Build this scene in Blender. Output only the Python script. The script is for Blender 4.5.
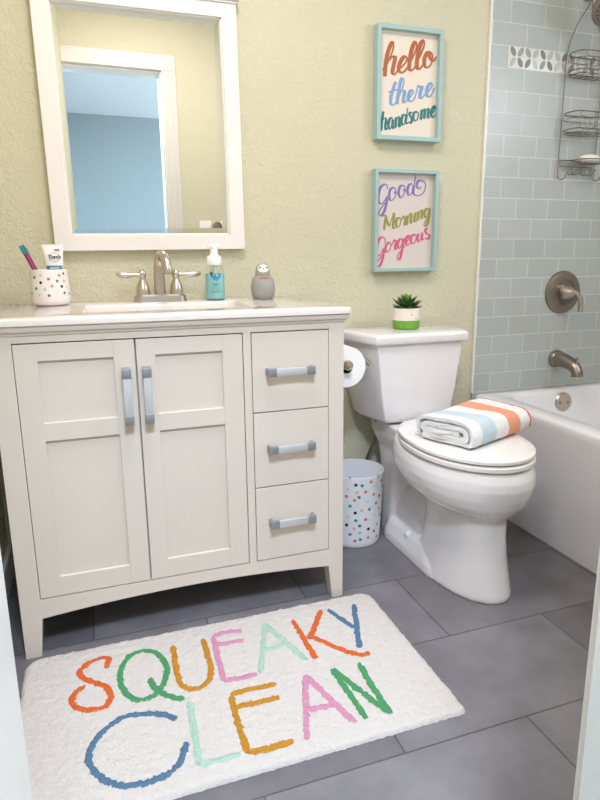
import bpy, bmesh, math, random
from mathutils import Vector, Matrix, noise
random.seed(7)
for o in list(bpy.data.objects): bpy.data.objects.remove(o, do_unlink=True)
SC = bpy.context.scene
COL = SC.collection
PI = math.pi

# ------------------------------------------------------------------ camera
YAW, PITCH, ROLL, FPX = 0.3388, 0.2198, -0.0079, 604.52
cam = bpy.data.cameras.new('camera'); co = bpy.data.objects.new('camera', cam); COL.objects.link(co)
cy_, sy_, cp_, sp_ = math.cos(YAW), math.sin(YAW), math.cos(PITCH), math.sin(PITCH)
r0 = Vector((cy_, -sy_, 0)); f0 = Vector((sy_*cp_, cy_*cp_, -sp_)); u0 = Vector((sy_*sp_, cy_*sp_, cp_))
c_, s_ = math.cos(ROLL), math.sin(ROLL)
rr = r0*c_+u0*s_; uu = -r0*s_+u0*c_
M = Matrix((rr, uu, -f0)).transposed().to_4x4(); M.translation = (0.2922, -2.0801, 1.009)
co.matrix_world = M
cam.sensor_width = 36; cam.lens = FPX/800*36
cam.shift_x = -8.09/800; cam.shift_y = -6.85/800
cam.clip_start = 0.02
SC.camera = co

# ------------------------------------------------------------------ world, lights, exposure
W = bpy.data.worlds.new('world'); SC.world = W; W.use_nodes = True
W.node_tree.nodes['Background'].inputs[0].default_value = (0.75, 0.86, 1, 1)
W.node_tree.nodes['Background'].inputs[1].default_value = 0.6
def area(name, loc, target, sx, sy, power, col):
    l = bpy.data.lights.new(name, 'AREA'); l.shape = 'RECTANGLE'; l.size = sx; l.size_y = sy; l.energy = power; l.color = col
    o = bpy.data.objects.new(name, l); COL.objects.link(o); o.location = loc
    o.rotation_euler = (Vector(target)-Vector(loc)).to_track_quat('-Z', 'Y').to_euler(); return o
area('bathroom_ceiling_lamp', (0.62, -0.95, 2.395), (0.62, -0.95, 0), 0.42, 0.42, 14.5, (1.0, 0.925, 0.885))
area('shower_ceiling_lamp', (1.80, -1.15, 2.395), (1.80, -1.15, 0), 0.30, 0.30, 4, (1.0, 0.95, .94))
area('shower_side_fill', (2.497, -1.12, 1.62), (0.8, -0.95, 0.9), 0.58, 0.68, 14, (0.74, 0.84, 1.0))  # added cool fill from the right, source unknown
area('bedroom_window_daylight', (3.16, -4.0, 1.35), (0.9, -4.5, 1.5), 1.4, 1.5, 52, (0.78, 0.89, 1.0))
area('doorway_fill', (0.40, -2.30, 2.385), (0.40, -2.30, 0), 0.36, 0.40, 66, (0.68, 0.81, 1.0))  # added cool fill above the camera, reaches the toilet through the doorway
SC.view_settings.view_transform = 'Standard'; SC.view_settings.look = 'None'
SC.view_settings.gamma = 1; SC.view_settings.use_curve_mapping = False
SC.view_settings.exposure = 0.32

# ------------------------------------------------------------------ materials
def lin(h):
    h = h.lstrip('#'); v = [int(h[i:i+2], 16)/255 for i in (0, 2, 4)]
    return tuple(x/12.92 if x <= .04045 else ((x+.055)/1.055)**2.4 for x in v)
def inp(b, names, val):
    for n in names:
        if n in b.inputs: b.inputs[n].default_value = val; return
def mat(name, hexc, rough=.5, metal=0, var=.03, vscale=30, bump=0, bscale=200, coat=0, trans=0, ior=1.5, spec=.5, detail=3, sss=0):
    m = bpy.data.materials.new(name); m.use_nodes = True
    nt = m.node_tree; b = nt.nodes['Principled BSDF']
    c = lin(hexc)
    tc = nt.nodes.new('ShaderNodeTexCoord')
    if var:
        n = nt.nodes.new('ShaderNodeTexNoise'); n.inputs['Scale'].default_value = vscale; n.inputs['Detail'].default_value = 4
        nt.links.new(tc.outputs['Object'], n.inputs['Vector'])
        mx = nt.nodes.new('ShaderNodeMix'); mx.data_type = 'RGBA'
        mx.inputs['A'].default_value = tuple(max(0, x*(1-var)) for x in c)+(1,)
        mx.inputs['B'].default_value = tuple(min(1, x*(1+var)) for x in c)+(1,)
        nt.links.new(n.outputs['Fac'], mx.inputs['Factor']); nt.links.new(mx.outputs['Result'], b.inputs['Base Color'])
    else: b.inputs['Base Color'].default_value = c+(1,)
    b.inputs['Roughness'].default_value = rough; b.inputs['Metallic'].default_value = metal
    inp(b, ['Specular IOR Level'], spec); inp(b, ['IOR'], ior)
    if coat: inp(b, ['Coat Weight'], coat); inp(b, ['Coat Roughness'], .05)
    if trans: inp(b, ['Transmission Weight'], trans)
    if sss: inp(b, ['Subsurface Weight'], sss)
    if bump:
        n2 = nt.nodes.new('ShaderNodeTexNoise'); n2.inputs['Scale'].default_value = bscale; n2.inputs['Detail'].default_value = detail
        nt.links.new(tc.outputs['Object'], n2.inputs['Vector'])
        bp = nt.nodes.new('ShaderNodeBump'); bp.inputs['Strength'].default_value = 1; bp.inputs['Distance'].default_value = bump
        nt.links.new(n2.outputs['Fac'], bp.inputs['Height']); nt.links.new(bp.outputs['Normal'], b.inputs['Normal'])
    return m
MT = {}
def plaster(name, hexc, dist=.004, scale=62):
    m = mat(name, hexc, .72, var=.03, vscale=3, spec=.3); nt = m.node_tree; b = nt.nodes['Principled BSDF']
    tc = nt.nodes.new('ShaderNodeTexCoord')
    n = nt.nodes.new('ShaderNodeTexNoise'); n.inputs['Scale'].default_value = scale; n.inputs['Detail'].default_value = 4; n.inputs['Distortion'].default_value = 1.1
    nt.links.new(tc.outputs['Object'], n.inputs['Vector'])
    r = nt.nodes.new('ShaderNodeMapRange'); r.interpolation_type = 'SMOOTHSTEP'
    r.inputs['From Min'].default_value = .42; r.inputs['From Max'].default_value = .62
    nt.links.new(n.outputs['Fac'], r.inputs['Value'])
    bp = nt.nodes.new('ShaderNodeBump'); bp.inputs['Strength'].default_value = .48; bp.inputs['Distance'].default_value = dist
    nt.links.new(r.outputs['Result'], bp.inputs['Height']); nt.links.new(bp.outputs['Normal'], b.inputs['Normal'])
    return m
def brick(name, c1, c2, cm, bw, rh, mortar, x0, y0, axis, rough, bump, mott=0):
    m = bpy.data.materials.new(name); m.use_nodes = True; nt = m.node_tree; b = nt.nodes['Principled BSDF']
    tc = nt.nodes.new('ShaderNodeTexCoord'); sp = nt.nodes.new('ShaderNodeSeparateXYZ'); cb = nt.nodes.new('ShaderNodeCombineXYZ')
    nt.links.new(tc.outputs['Object'], sp.inputs[0])
    for i, (src, off) in enumerate(((axis[0], x0), (axis[1], y0))):
        a = nt.nodes.new('ShaderNodeMath'); a.operation = 'SUBTRACT'; a.inputs[1].default_value = off
        nt.links.new(sp.outputs[src], a.inputs[0]); nt.links.new(a.outputs[0], cb.inputs[i])
    br = nt.nodes.new('ShaderNodeTexBrick'); br.offset = .5; br.offset_frequency = 2; br.squash = 1
    br.inputs['Scale'].default_value = 1; br.inputs['Brick Width'].default_value = bw; br.inputs['Row Height'].default_value = rh
    br.inputs['Mortar Size'].default_value = mortar; br.inputs['Mortar Smooth'].default_value = .2; br.inputs['Bias'].default_value = 0
    br.inputs['Color1'].default_value = lin(c1)+(1,); br.inputs['Color2'].default_value = lin(c2)+(1,); br.inputs['Mortar'].default_value = lin(cm)+(1,)
    nt.links.new(cb.outputs[0], br.inputs['Vector'])
    out = br.outputs['Color']
    if mott:
        n = nt.nodes.new('ShaderNodeTexNoise'); n.inputs['Scale'].default_value = 4.5; n.inputs['Detail'].default_value = 8; n.inputs['Roughness'].default_value = .62
        nt.links.new(tc.outputs['Object'], n.inputs['Vector'])
        r = nt.nodes.new('ShaderNodeMapRange'); r.inputs['From Min'].default_value = .3; r.inputs['From Max'].default_value = .7
        r.inputs['To Min'].default_value = 1-mott; r.inputs['To Max'].default_value = 1+mott
        nt.links.new(n.outputs['Fac'], r.inputs['Value'])
        hs = nt.nodes.new('ShaderNodeHueSaturation'); nt.links.new(out, hs.inputs['Color']); nt.links.new(r.outputs['Result'], hs.inputs['Value']); out = hs.outputs['Color']
    nt.links.new(out, b.inputs['Base Color'])
    b.inputs['Roughness'].default_value = rough
    inv = nt.nodes.new('ShaderNodeMath'); inv.operation = 'SUBTRACT'; inv.inputs[0].default_value = 1
    nt.links.new(br.outputs['Fac'], inv.inputs[1])
    bp = nt.nodes.new('ShaderNodeBump'); bp.inputs['Strength'].default_value = .6; bp.inputs['Distance'].default_value = bump
    nt.links.new(inv.outputs[0], bp.inputs['Height']); nt.links.new(bp.outputs['Normal'], b.inputs['Normal'])
    return m
GREEN = plaster('green_wall_paint', '#d6d0b6', .003, 78)
BLUE = plaster('blue_wall_paint', '#acb8bd')
CEIL = plaster('ceiling_paint', '#eeeeec')
FLOOR = brick('grey_floor_tile', '#605c60', '#7a767a', '#524e51', .61, .315, .0022, -1.302, -4.29, 'XY', .42, .0015, .26)
TILE = brick('glass_subway_tile', '#b0b4b1', '#b7bbb8', '#d0d0ca', .1524, .0769, .0022, 1.742-.0715-.1524*6+.1524*.5, 1.8468-.0769*20, 'XZ', .34, .0012, .02)
CARPET = mat('bedroom_carpet', '#b9b4aa', .95, bump=.004, bscale=300)
TRIM = mat('white_trim_paint', '#dbd7d0', .4, var=.01)
CAB = mat('white_cabinet_paint', '#d2c6ba', .42, var=.01)
MARBLE = mat('white_cultured_marble', '#dcd3cc', .07, var=.015, vscale=8, coat=.4)
CHINA = mat('white_vitreous_china', '#e6e1e1', .09, var=.006, vscale=5, coat=.5)
SEATM = mat('white_seat_plastic', '#ebe5e2', .2, var=.006)
TUBM = mat('white_tub_enamel', '#ebe8ea', .14, var=.006, coat=.3)
NICKEL = mat('brushed_nickel', '#c6bbae', .3, 1, var=.08, vscale=60)
DNICKEL = mat('dark_brushed_nickel', '#988e86', .32, 1, var=.08, vscale=60)
WIRE = mat('bronze_wire', '#8f877e', .35, .9, var=.06)
HEND = mat('handle_end_nickel', '#97999c', .45, .6, var=.05)
HBAR = mat('handle_bar_nickel', '#cfd1d4', .45, .55, var=.04)
CHROME = mat('chrome', '#c9c7c3', .15, 1, var=.02)
MIRROR = mat('mirror_glass', '#f2f4f2', .0, 1, var=0)
TURQ = mat('pale_turquoise_paint', '#a5c0c0', .5, var=.03)
PAPER = mat('cream_art_print', '#e9dccd', .7, var=.01)
PAPERB = mat('dark_backing', '#3a3836', .8)
WHITEP = mat('white_plastic', '#f4f1ee', .3, var=.01)
GLOSSW = mat('glossy_white_ceramic', '#f0e9e2', .25, var=.01)
BINW = mat('white_enamel_bin', '#efedee', .3, var=.01)
TISSUE = mat('toilet_tissue', '#f3f0ee', .9, bump=.0004, bscale=400)
BLACK = mat('plain_black', '#141210', .9)  # black of the painted features and shower nozzles
COLR = {'n': '#161a2c', 'k': '#0d0d10', 'k2': '#232838', 'b': '#4f7f98', 'o': '#cf9440', 'g': '#557a6a', 'p': '#efb9a2', 'p2': '#d79aac', 'r': '#d4606b', 's': '#e4dcda', 'm': '#a9cbbd'}
DOTM = {k: mat('dot_'+k, v, .4, var=0) for k, v in COLR.items()}

# ------------------------------------------------------------------ mesh helpers
def new(): return bmesh.new()
def box(bm, x0, x1, y0, y1, z0, z1, bev=0, seg=2):
    vs = [bm.verts.new(p) for p in ((x0,y0,z0),(x1,y0,z0),(x1,y1,z0),(x0,y1,z0),(x0,y0,z1),(x1,y0,z1),(x1,y1,z1),(x0,y1,z1))]
    fs = [bm.faces.new([vs[i] for i in q]) for q in ((3,2,1,0),(4,5,6,7),(0,1,5,4),(1,2,6,5),(2,3,7,6),(3,0,4,7))]
    if bev:
        es = list({e for f in fs for e in f.edges})
        bmesh.ops.bevel(bm, geom=es, offset=bev, segments=seg, affect='EDGES', profile=.5)
def loft(bm, rings, cap0=True, cap1=True, closed=True):
    R = [[bm.verts.new(p) for p in r] for r in rings]; n = len(R[0])
    for a, b in zip(R, R[1:]):
        for i in range(n if closed else n-1):
            j = (i+1) % n; bm.faces.new((a[i], a[j], b[j], b[i]))
    if cap0: bm.faces.new(R[0][::-1])
    if cap1: bm.faces.new(R[-1])
    return R
def lathe(bm, prof, c=(0,0,0), n=40, axis='Z', cap0=True, cap1=True):
    rings = []
    for r, h in prof:
        ring = []
        for i in range(n):
            a = 2*PI*i/n; u, v = r*math.cos(a), r*math.sin(a)
            if axis == 'Z': p = (c[0]+u, c[1]+v, c[2]+h)
            elif axis == 'Y': p = (c[0]+u, c[1]-h, c[2]+v)      # h runs towards -y
            else: p = (c[0]+h, c[1]+u, c[2]+v)
            ring.append(p)
        rings.append(ring)
    loft(bm, rings, cap0, cap1)
def catmull(pts, k=6, closed=False):
    P = [Vector(p) for p in pts]; n = len(P); out = []
    if n < 3: return P
    for i in range(n if closed else n-1):
        if closed: a, b, c, d = P[i-1], P[i], P[(i+1) % n], P[(i+2) % n]
        else: a, b, c, d = P[max(i-1,0)], P[i], P[i+1], P[min(i+2,n-1)]
        for j in range(k):
            t = j/k
            out.append(.5*((2*b)+(c-a)*t+(2*a-5*b+4*c-d)*t*t+(3*b-a-3*c+d)*t*t*t))
    if not closed: out.append(P[-1])
    return out
def tube(bm, pts, r, n=8, closed=False):
    P = [Vector(p) for p in pts]; m = len(P); rings = []; up = None
    for i, p in enumerate(P):
        t = (P[(i+1) % m]-P[i-1]) if closed else (P[min(i+1,m-1)]-P[max(i-1,0)])
        if t.length < 1e-9: t = Vector((0,0,1))
        t.normalize()
        if up is None: up = t.orthogonal().normalized()
        up = (up-t*up.dot(t)); up = up.normalized() if up.length > 1e-6 else t.orthogonal().normalized()
        w = t.cross(up); ri = r[i] if isinstance(r, (list, tuple)) else r
        rings.append([p+up*ri*math.cos(2*PI*k/n)+w*ri*math.sin(2*PI*k/n) for k in range(n)])
    if closed: loft(bm, rings+[rings[0]], False, False)
    else: loft(bm, rings)
def finish(bm):
    bmesh.ops.recalc_face_normals(bm, faces=bm.faces)
def smooth_by_angle(me, ang=40):
    bm = bmesh.new(); bm.from_mesh(me); ca = math.radians(ang)
    for f in bm.faces: f.smooth = True
    for e in bm.edges:
        if len(e.link_faces) == 2 and e.calc_face_angle(0) > ca: e.smooth = False
    bm.to_mesh(me); bm.free()
def obj(name, bm, m, parent=None, smooth=40, recalc=True, label=None):
    if recalc: finish(bm)
    me = bpy.data.meshes.new(name); bm.to_mesh(me); bm.free()
    for x in (m if isinstance(m, (list, tuple)) else [m]): me.materials.append(x)
    if smooth: smooth_by_angle(me, smooth)
    o = bpy.data.objects.new(name, me); COL.objects.link(o)
    if parent:
        o.parent = parent
        o.matrix_parent_inverse = parent_matrix(parent).inverted()
    if label: o['label'] = label
    return o
def parent_matrix(p):
    m = Matrix.LocRotScale(p.location, p.rotation_euler, p.scale)
    return (parent_matrix(p.parent) @ p.matrix_parent_inverse @ m) if p.parent else m
def thing(name, loc, label, cat, group=None):
    o = bpy.data.objects.new(name, None); COL.objects.link(o); o.location = loc; o.empty_display_size = .05
    o['label'] = label; o['category'] = cat
    if group: o['group'] = group
    return o
def tag(o, label, cat, group=None):
    o['label'] = label; o['category'] = cat
    if group: o['group'] = group
    return o
def struct(name, bm, m, parent=None, smooth=0):
    o = obj(name, bm, m, parent, smooth)
    if not parent: o['kind'] = 'structure'
    return o
def mods(o, *ms):
    for t, kw in ms:
        md = o.modifiers.new(t, t)
        for k, v in kw.items(): setattr(md, k, v)
    dg = bpy.context.evaluated_depsgraph_get(); ev = o.evaluated_get(dg)
    me = bpy.data.meshes.new_from_object(ev); o.modifiers.clear(); o.data = me
    return o
def egg(yc, yf, yb, hw, z, n=56, ef=1.0, eb=.8, x0=0):
    pts = []
    for i in range(n):
        a = 2*PI*i/n; s, c = math.sin(a), math.cos(a)
        e = ef if s < 0 else eb
        x = hw*math.copysign(abs(c)**e, c)
        y = yc+((yc-yf) if s < 0 else (yb-yc))*math.copysign(abs(s)**e, s)
        pts.append((x0+x, y, z))
    return pts
def rrect(x0, x1, y0, y1, r, z, k=6):
    pts = []
    for cx, cy, a0 in ((x1-r, y1-r, 0), (x0+r, y1-r, PI/2), (x0+r, y0+r, PI), (x1-r, y0+r, 1.5*PI)):
        for i in range(k+1):
            a = a0+PI/2*i/k; pts.append((cx+r*math.cos(a), cy+r*math.sin(a), z))
    return pts

# outlines of lettering and dots, in tenths of a millimetre (lettering) or angle/height (dots)
WORDS_TOP=[('hello',[[(13030,16440),(13130,16510),(13280,16790),(13420,17110),(13440,17300),(13390,17320),(13330,17250),(13230,17020),(13160,16720),(13130,16460),(13120,16230)],[(13140,16500),(13240,16710),(13390,16870),(13490,16890),(13500,16810),(13450,16600),(13410,16390),(13470,16320),(13560,16380),(13650,16520),(13780,16590),(13910,16730),(13970,16870),(13890,16920),(13770,16830),(13670,16640),(13660,16470),(13760,16400),(13900,16470),(14020,16630),(14160,16870),(14310,17160),(14340,17360),(14280,17410),(14200,17310),(14110,17030),(14070,16730),(14070,16540),(14150,16500),(14260,16590),(14350,16750),(14500,17030),(14620,17300),(14630,17460),(14570,17470),(14490,17380),(14410,17090),(14360,16790),(14380,16600),(14460,16570),(14560,16660),(14650,16800)],[(14900,17120),(14760,17110),(14660,16930),(14660,16740),(14740,16640),(14880,16700),(14980,16900),(14960,17090),(14870,17140),(14850,17040),(14930,16900),(15050,16890),(15130,17030)]]),('there',[[(13550,16090),(13460,15880),(13370,15610),(13360,15400),(13430,15320),(13520,15370),(13610,15490),(13760,15790),(13860,16060),(13850,16190),(13790,16210),(13740,16130),(13670,15820),(13620,15510),(13600,15360)],[(13270,15740),(13420,15780),(13590,15850)],[(13610,15530),(13710,15730),(13830,15830),(13900,15800),(13870,15630),(13850,15470),(13910,15440),(14000,15520),(14130,15640),(14240,15800),(14200,15860),(14110,15810),(14050,15660),(14070,15530),(14160,15490),(14280,15580),(14360,15780),(14420,16020),(14480,15990),(14590,16010),(14530,15830),(14510,15660),(14580,15620),(14670,15720),(14830,15850),(14990,16050),(14960,16140),(14870,16100),(14780,15920),(14790,15750),(14890,15700),(15000,15800),(15090,16000)]]),('handsome',[[(13080,15100),(13030,14830),(13000,14460)],[(13010,14670),(13070,14830),(13150,14890),(13190,14820),(13160,14620),(13180,14510),(13240,14550),(13280,14650)],[(13440,14910),(13340,14880),(13280,14690),(13320,14540),(13400,14620),(13460,14870),(13440,14660),(13480,14560),(13540,14630)],[(13580,14940),(13570,14740),(13550,14590),(13580,14780),(13640,14940),(13700,14940),(13710,14790),(13700,14650),(13750,14640),(13790,14720)],[(13940,15040),(13840,15010),(13800,14830),(13840,14700),(13930,14770),(14000,15060),(14040,15280)],[(14000,15060),(13960,14810),(14010,14750),(14070,14810)],[(14200,15110),(14140,15130),(14110,15050),(14180,14960),(14210,14860),(14150,14780),(14080,14810)],[(14380,15160),(14290,15120),(14260,14960),(14320,14870),(14420,14910),(14470,15090),(14410,15160),(14380,15160)],[(14600,15250),(14590,15080),(14570,14910),(14610,15120),(14680,15260),(14730,15240),(14720,15090),(14700,14950),(14740,15150),(14820,15290),(14880,15270),(14860,15100),(14870,14990),(14940,15020)],[(14970,15100),(15100,15230),(15150,15370),(15090,15380),(15010,15260),(14990,15100),(15060,15020),(15150,15100),(15200,15140)]])]
WORDS_LOW=[('good',[[(13310,12500),(13290,12640),(13170,12660),(13030,12550),(12960,12350),(12950,12110),(13030,11990),(13160,12050),(13300,12250),(13280,12030),(13210,11770),(13100,11600),(13000,11600),(12980,11680),(13050,11820),(13230,12030),(13390,12200)],[(13550,12560),(13430,12500),(13380,12300),(13440,12120),(13560,12160),(13650,12340),(13620,12530),(13550,12560)],[(13570,12420),(13670,12360),(13760,12410)],[(13910,12650),(13810,12590),(13760,12410),(13820,12230),(13920,12260),(14010,12430),(13990,12620),(13910,12650)],[(13940,12510),(14040,12460),(14130,12510)],[(14310,12710),(14190,12680),(14120,12500),(14170,12320),(14290,12380),(14380,12670),(14450,13010)],[(14380,12670),(14360,12420),(14440,12320),(14610,12310),(14780,12410),(14870,12600),(14840,12760),(14710,12830),(14570,12820),(14500,12690),(14550,12570),(14650,12560),(14670,12640)]]),('morning',[[(13100,11540),(13190,11590),(13260,11560),(13230,11340),(13200,11080)],[(13260,11560),(13340,11340),(13420,11220),(13480,11420),(13590,11690)],[(13590,11690),(13580,11420),(13560,11180),(13610,11130),(13680,11200)],[(13800,11510),(13710,11470),(13680,11300),(13730,11180),(13820,11220),(13880,11390),(13840,11500),(13800,11510)],[(13880,11390),(13960,11570),(14010,11510),(14090,11550),(14060,11390),(14040,11260),(14100,11280)],[(14150,11600),(14140,11430),(14130,11260),(14180,11510),(14240,11660),(14310,11640),(14290,11430),(14300,11330),(14370,11390)],[(14490,11710),(14440,11520),(14450,11390),(14510,11390),(14560,11460)],[(14490,11870),(14500,11900)],[(14610,11750),(14590,11580),(14570,11440),(14620,11650),(14700,11790),(14760,11770),(14740,11610),(14740,11500),(14800,11520)],[(15020,11840),(14920,11840),(14860,11690),(14890,11540),(14980,11610),(15060,11860),(15040,11530),(14970,11270),(14880,11230),(14860,11310),(14960,11480),(15100,11650)]]),('gorgeous',[[(13220,10610),(13260,10730),(13160,10820),(13020,10760),(12930,10550),(12910,10280),(12970,10150),(13080,10230),(13200,10420),(13180,10150),(13090,9860),(12980,9770),(12920,9820),(12960,9960),(13130,10170),(13270,10320)],[(13410,10630),(13300,10550),(13270,10380),(13340,10280),(13440,10360),(13490,10530),(13430,10630),(13410,10630)],[(13470,10460),(13550,10590),(13610,10730),(13640,10670),(13730,10690),(13680,10530),(13670,10380),(13730,10400)],[(13950,10760),(13840,10740),(13770,10570),(13810,10420),(13920,10510),(13990,10780),(13960,10400),(13880,10060),(13790,10020),(13760,10130),(13870,10290),(14090,10510)],[(14080,10570),(14200,10720),(14250,10860),(14190,10870),(14110,10760),(14110,10590),(14200,10530),(14310,10630)],[(14440,10910),(14340,10860),(14310,10700),(14380,10590),(14470,10630),(14540,10800),(14500,10910),(14440,10910)],[(14630,10950),(14590,10780),(14620,10660),(14700,10700),(14790,10990),(14770,10780),(14800,10720),(14870,10760)],[(15020,11130),(14940,11120),(14910,11040),(14980,10950),(15090,10890),(15070,10780),(14970,10760),(14910,10800)]])]
RUG=[('S','orange',[[(2510,-6590),(2580,-6240),(2400,-6150),(2100,-6250),(1890,-6490),(1970,-6780),(2250,-7050),(2510,-7330),(2590,-7700),(2460,-7960),(2100,-7970),(1830,-7790),(1740,-7500),(1840,-7230),(2020,-7090)]]),('Q','green',[[(3440,-6170),(3770,-6430),(3940,-7010),(3820,-7620),(3490,-8020),(3140,-8010),(2880,-7530),(2840,-6880),(3070,-6320),(3440,-6170)],[(3520,-7350),(3550,-7610),(3730,-7960),(3970,-8220),(4210,-8370)]]),('U','ochre',[[(4200,-6250),(4170,-7100),(4180,-7760),(4380,-8070),(4690,-8070),(4920,-7770),(5000,-7060),(4990,-6240)]]),('E','pink',[[(5260,-6260),(5230,-7210),(5190,-8060)],[(5270,-6230),(5660,-6170),(6070,-6240)],[(5300,-6610),(5650,-6650),(6010,-6660)],[(5190,-8060),(5580,-8100),(6000,-8100)]]),('A','mint',[[(6110,-8080),(6420,-7140),(6750,-6160)],[(6750,-6160),(6990,-6970),(7330,-8020)],[(6390,-7250),(6670,-7260),(7010,-7210)]]),('K','orange',[[(7540,-6240),(7550,-7260),(7580,-8070)],[(8440,-6080),(8040,-6710),(7670,-7270)],[(7680,-7070),(7970,-7410),(8360,-7970),(8690,-8290),(8940,-8330)]]),('Y','blue',[[(8660,-6130),(8850,-6670),(9020,-7160)],[(9470,-6130),(9090,-7180),(8790,-8040)]]),('C','blue',[[(3930,-8960),(3790,-8770),(3410,-8560),(2830,-8480),(2370,-8780),(2130,-9220),(2140,-9630),(2380,-10050),(2710,-10340),(3270,-10420),(3670,-10310),(3900,-10050),(4060,-9640)]]),('L','mint',[[(4290,-8510),(4260,-9510),(4210,-10350)],[(4210,-10350),(4560,-10380),(5050,-10370)]]),('E','ochre',[[(5240,-8630),(5200,-9550),(5210,-10410)],[(5250,-8570),(5720,-8560),(6380,-8600)],[(5250,-9030),(5750,-9050),(6310,-9050)],[(5210,-10410),(5680,-10420),(6180,-10430)]]),('A','pink',[[(6470,-10470),(6760,-9580),(7100,-8570)],[(7100,-8570),(7340,-9390),(7630,-10380)],[(6760,-9640),(7030,-9680),(7390,-9700)]]),('N','green',[[(7800,-8560),(7870,-9530),(7910,-10380)],[(7840,-8580),(8140,-9510),(8480,-10430)],[(8530,-8600),(8480,-9510),(8480,-10430)]])]
BIN_DOTS=[('n',-1.947,0.2438),('b',-1.735,0.2407),('o',-1.41,0.2512),('g',-0.86,0.2412),('k2',-0.696,0.2136),('p',-1.899,0.2162),('r',-1.602,0.2163),('o',-1.265,0.2005),('k',-0.948,0.1863),('r',-2.267,0.1993),('o',-1.987,0.1868),('g',-1.83,0.1975),('s',-1.526,0.1789),('g',-1.123,0.164),('b',-2.142,0.1637),('p',-1.723,0.1467),('b',-1.433,0.1474),('r',-0.906,0.137),('n',-1.957,0.1385),('s',-1.184,0.1203),('b',-0.803,0.1081),('b',-1.932,0.109),('r',-1.564,0.1108),('k',-2.273,0.0902),('g',-1.787,0.0884),('o',-0.978,0.0774),('p',-1.989,0.0777),('k',-1.435,0.0717),('b',-1.149,0.0562),('m',-1.775,0.0614),('b',-2.144,0.0549),('o',-1.431,0.0382),('r',-0.941,0.0295),('r',-1.956,0.0302),('b',-1.751,0.0347),('b',-2.146,0.2679),('b',-1.106,0.266),('s',-2.198,0.2272),('s',-1.179,0.2316),('s',-2.219,0.1217)]
CUP_DOTS=[('g',-2.39,0.9604),('p',-1.961,0.9666),('r',-1.57,0.9556),('o',-0.986,0.9654),('g',-0.679,0.9704),('b',-1.124,0.9496),('p2',-0.714,0.9492),('k',-1.99,0.9457),('o',-1.424,0.9355),('k',-0.903,0.9337),('g',-2.282,0.9289),('m',-1.796,0.9265),('s',-1.176,0.9196),('b',-0.776,0.9148),('b',-2.673,0.9144),('p',-2.126,0.9104),('b',-1.612,0.9086),('r',-2.923,0.9671),('p',-0.524,0.9305),('r',-0.361,0.9118),('s',-2.592,0.9446)]
# ================================================================== SETTING
DY = -1.668          # inner face of the door wall
XL_, XR_ = -0.035, 2.51
CZ = 2.44
bm = new(); box(bm, XL_-.1, XR_+.1, DY-.122, .1, -.1, 0); struct('floor', bm, FLOOR)
bm = new(); box(bm, -.2, 3.3, -4.95, DY-.122, -.1, 0); struct('floor_bedroom', bm, CARPET)
bm = new(); box(bm, XL_-.1, XR_+.1, DY, .1, CZ, CZ+.1); struct('ceiling', bm, CEIL)
bm = new(); box(bm, -.2, 3.3, -4.95, DY, CZ, CZ+.1); struct('ceiling_bedroom', bm, mat('blue_white_ceiling', '#e6ebef', .8))
bm = new(); box(bm, XL_-.1, XR_+.1, 0, .1, 0, CZ); struct('wall_back', bm, GREEN)
bm = new(); box(bm, XL_-.1, XL_, DY, 0, 0, CZ); struct('wall_left', bm, GREEN)
bm = new(); box(bm, XR_, XR_+.1, DY, 0, 0, CZ); struct('wall_right', bm, TILE)
bm = new(); y0, y1, z0, z1 = -1.42, -.82, 1.27, 1.97
for a, b, c, d in ((y0-.05, y0, z0-.05, z1+.05), (y1, y1+.05, z0-.05, z1+.05), (y0, y1, z0-.05, z0), (y0, y1, z1, z1+.05)): box(bm, XR_-.008, XR_, a, b, c, d, .002)
w2 = struct('added_window', bm, TRIM)  # unseen window, added to carry the cool fill on the shower side
bm = new(); box(bm, XR_-.004, XR_-.001, y0, y1, z0, z1); struct('added_frosted_pane', bm, mat('added_frosted_pane', '#e8f2fa', .5), w2)  # pane of the added window
# tiled tub wall: slab standing 8 mm proud of the painted wall
bm = new(); box(bm, 1.742, XR_, -.009, .001, .40, CZ); struct('wall_tile', bm, TILE)
bm = new(); box(bm, 1.735, 1.7425, -.0105, 0, .46, CZ); struct('trim_1', bm, mat('white_edge_trim', '#eceae2', .4))
# door wall: three pieces around the opening
DX0, DX1, DZ = .214, .752, 2.03
bm = new(); box(bm, XL_-.1, DX0, DY-.12, DY, 0, CZ); box(bm, DX1, XR_+.1, DY-.12, DY, 0, CZ); box(bm, DX0, DX1, DY-.12, DY, DZ, CZ)
struct('wall_door', bm, GREEN)
bm = new()      # jamb lining
box(bm, DX0-.005, DX0+.008, DY-.125, DY+.003, 0, DZ, .001); box(bm, DX1-.008, DX1+.005, DY-.125, DY+.003, 0, DZ, .001)
box(bm, DX0, DX1, DY-.125, DY+.003, DZ-.012, DZ+.003, .001)
d1 = struct('door_1', bm, TRIM)
bm = new()      # casings, stepped profile, both sides of the wall
for y0, s in ((DY, 1), (DY-.12, -1)):
    def cs(x0, x1, z0, z1, d):
        a, b = sorted((y0, y0+s*d)); box(bm, x0, x1, a, b, z0, z1, .003)
    for k, (w, d) in enumerate(((.080, .011), (.055, .016), (.020, .019))):
        a, b, e = (0, w, d) if s > 0 else (0, .066, .016)
        if s < 0 and k: continue
        cs(DX1-.002+.0012*k, DX1+b, 0, DZ-.003, e)
        if s > 0: cs(DX0-b, DX0+.002-.0012*k, 0, DZ-.003, e)
        cs(DX0-.03 if s > 0 else DX0, DX1+b, DZ-.004+.0012*k, DZ+b, e)
struct('casing', bm, TRIM, d1)
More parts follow.
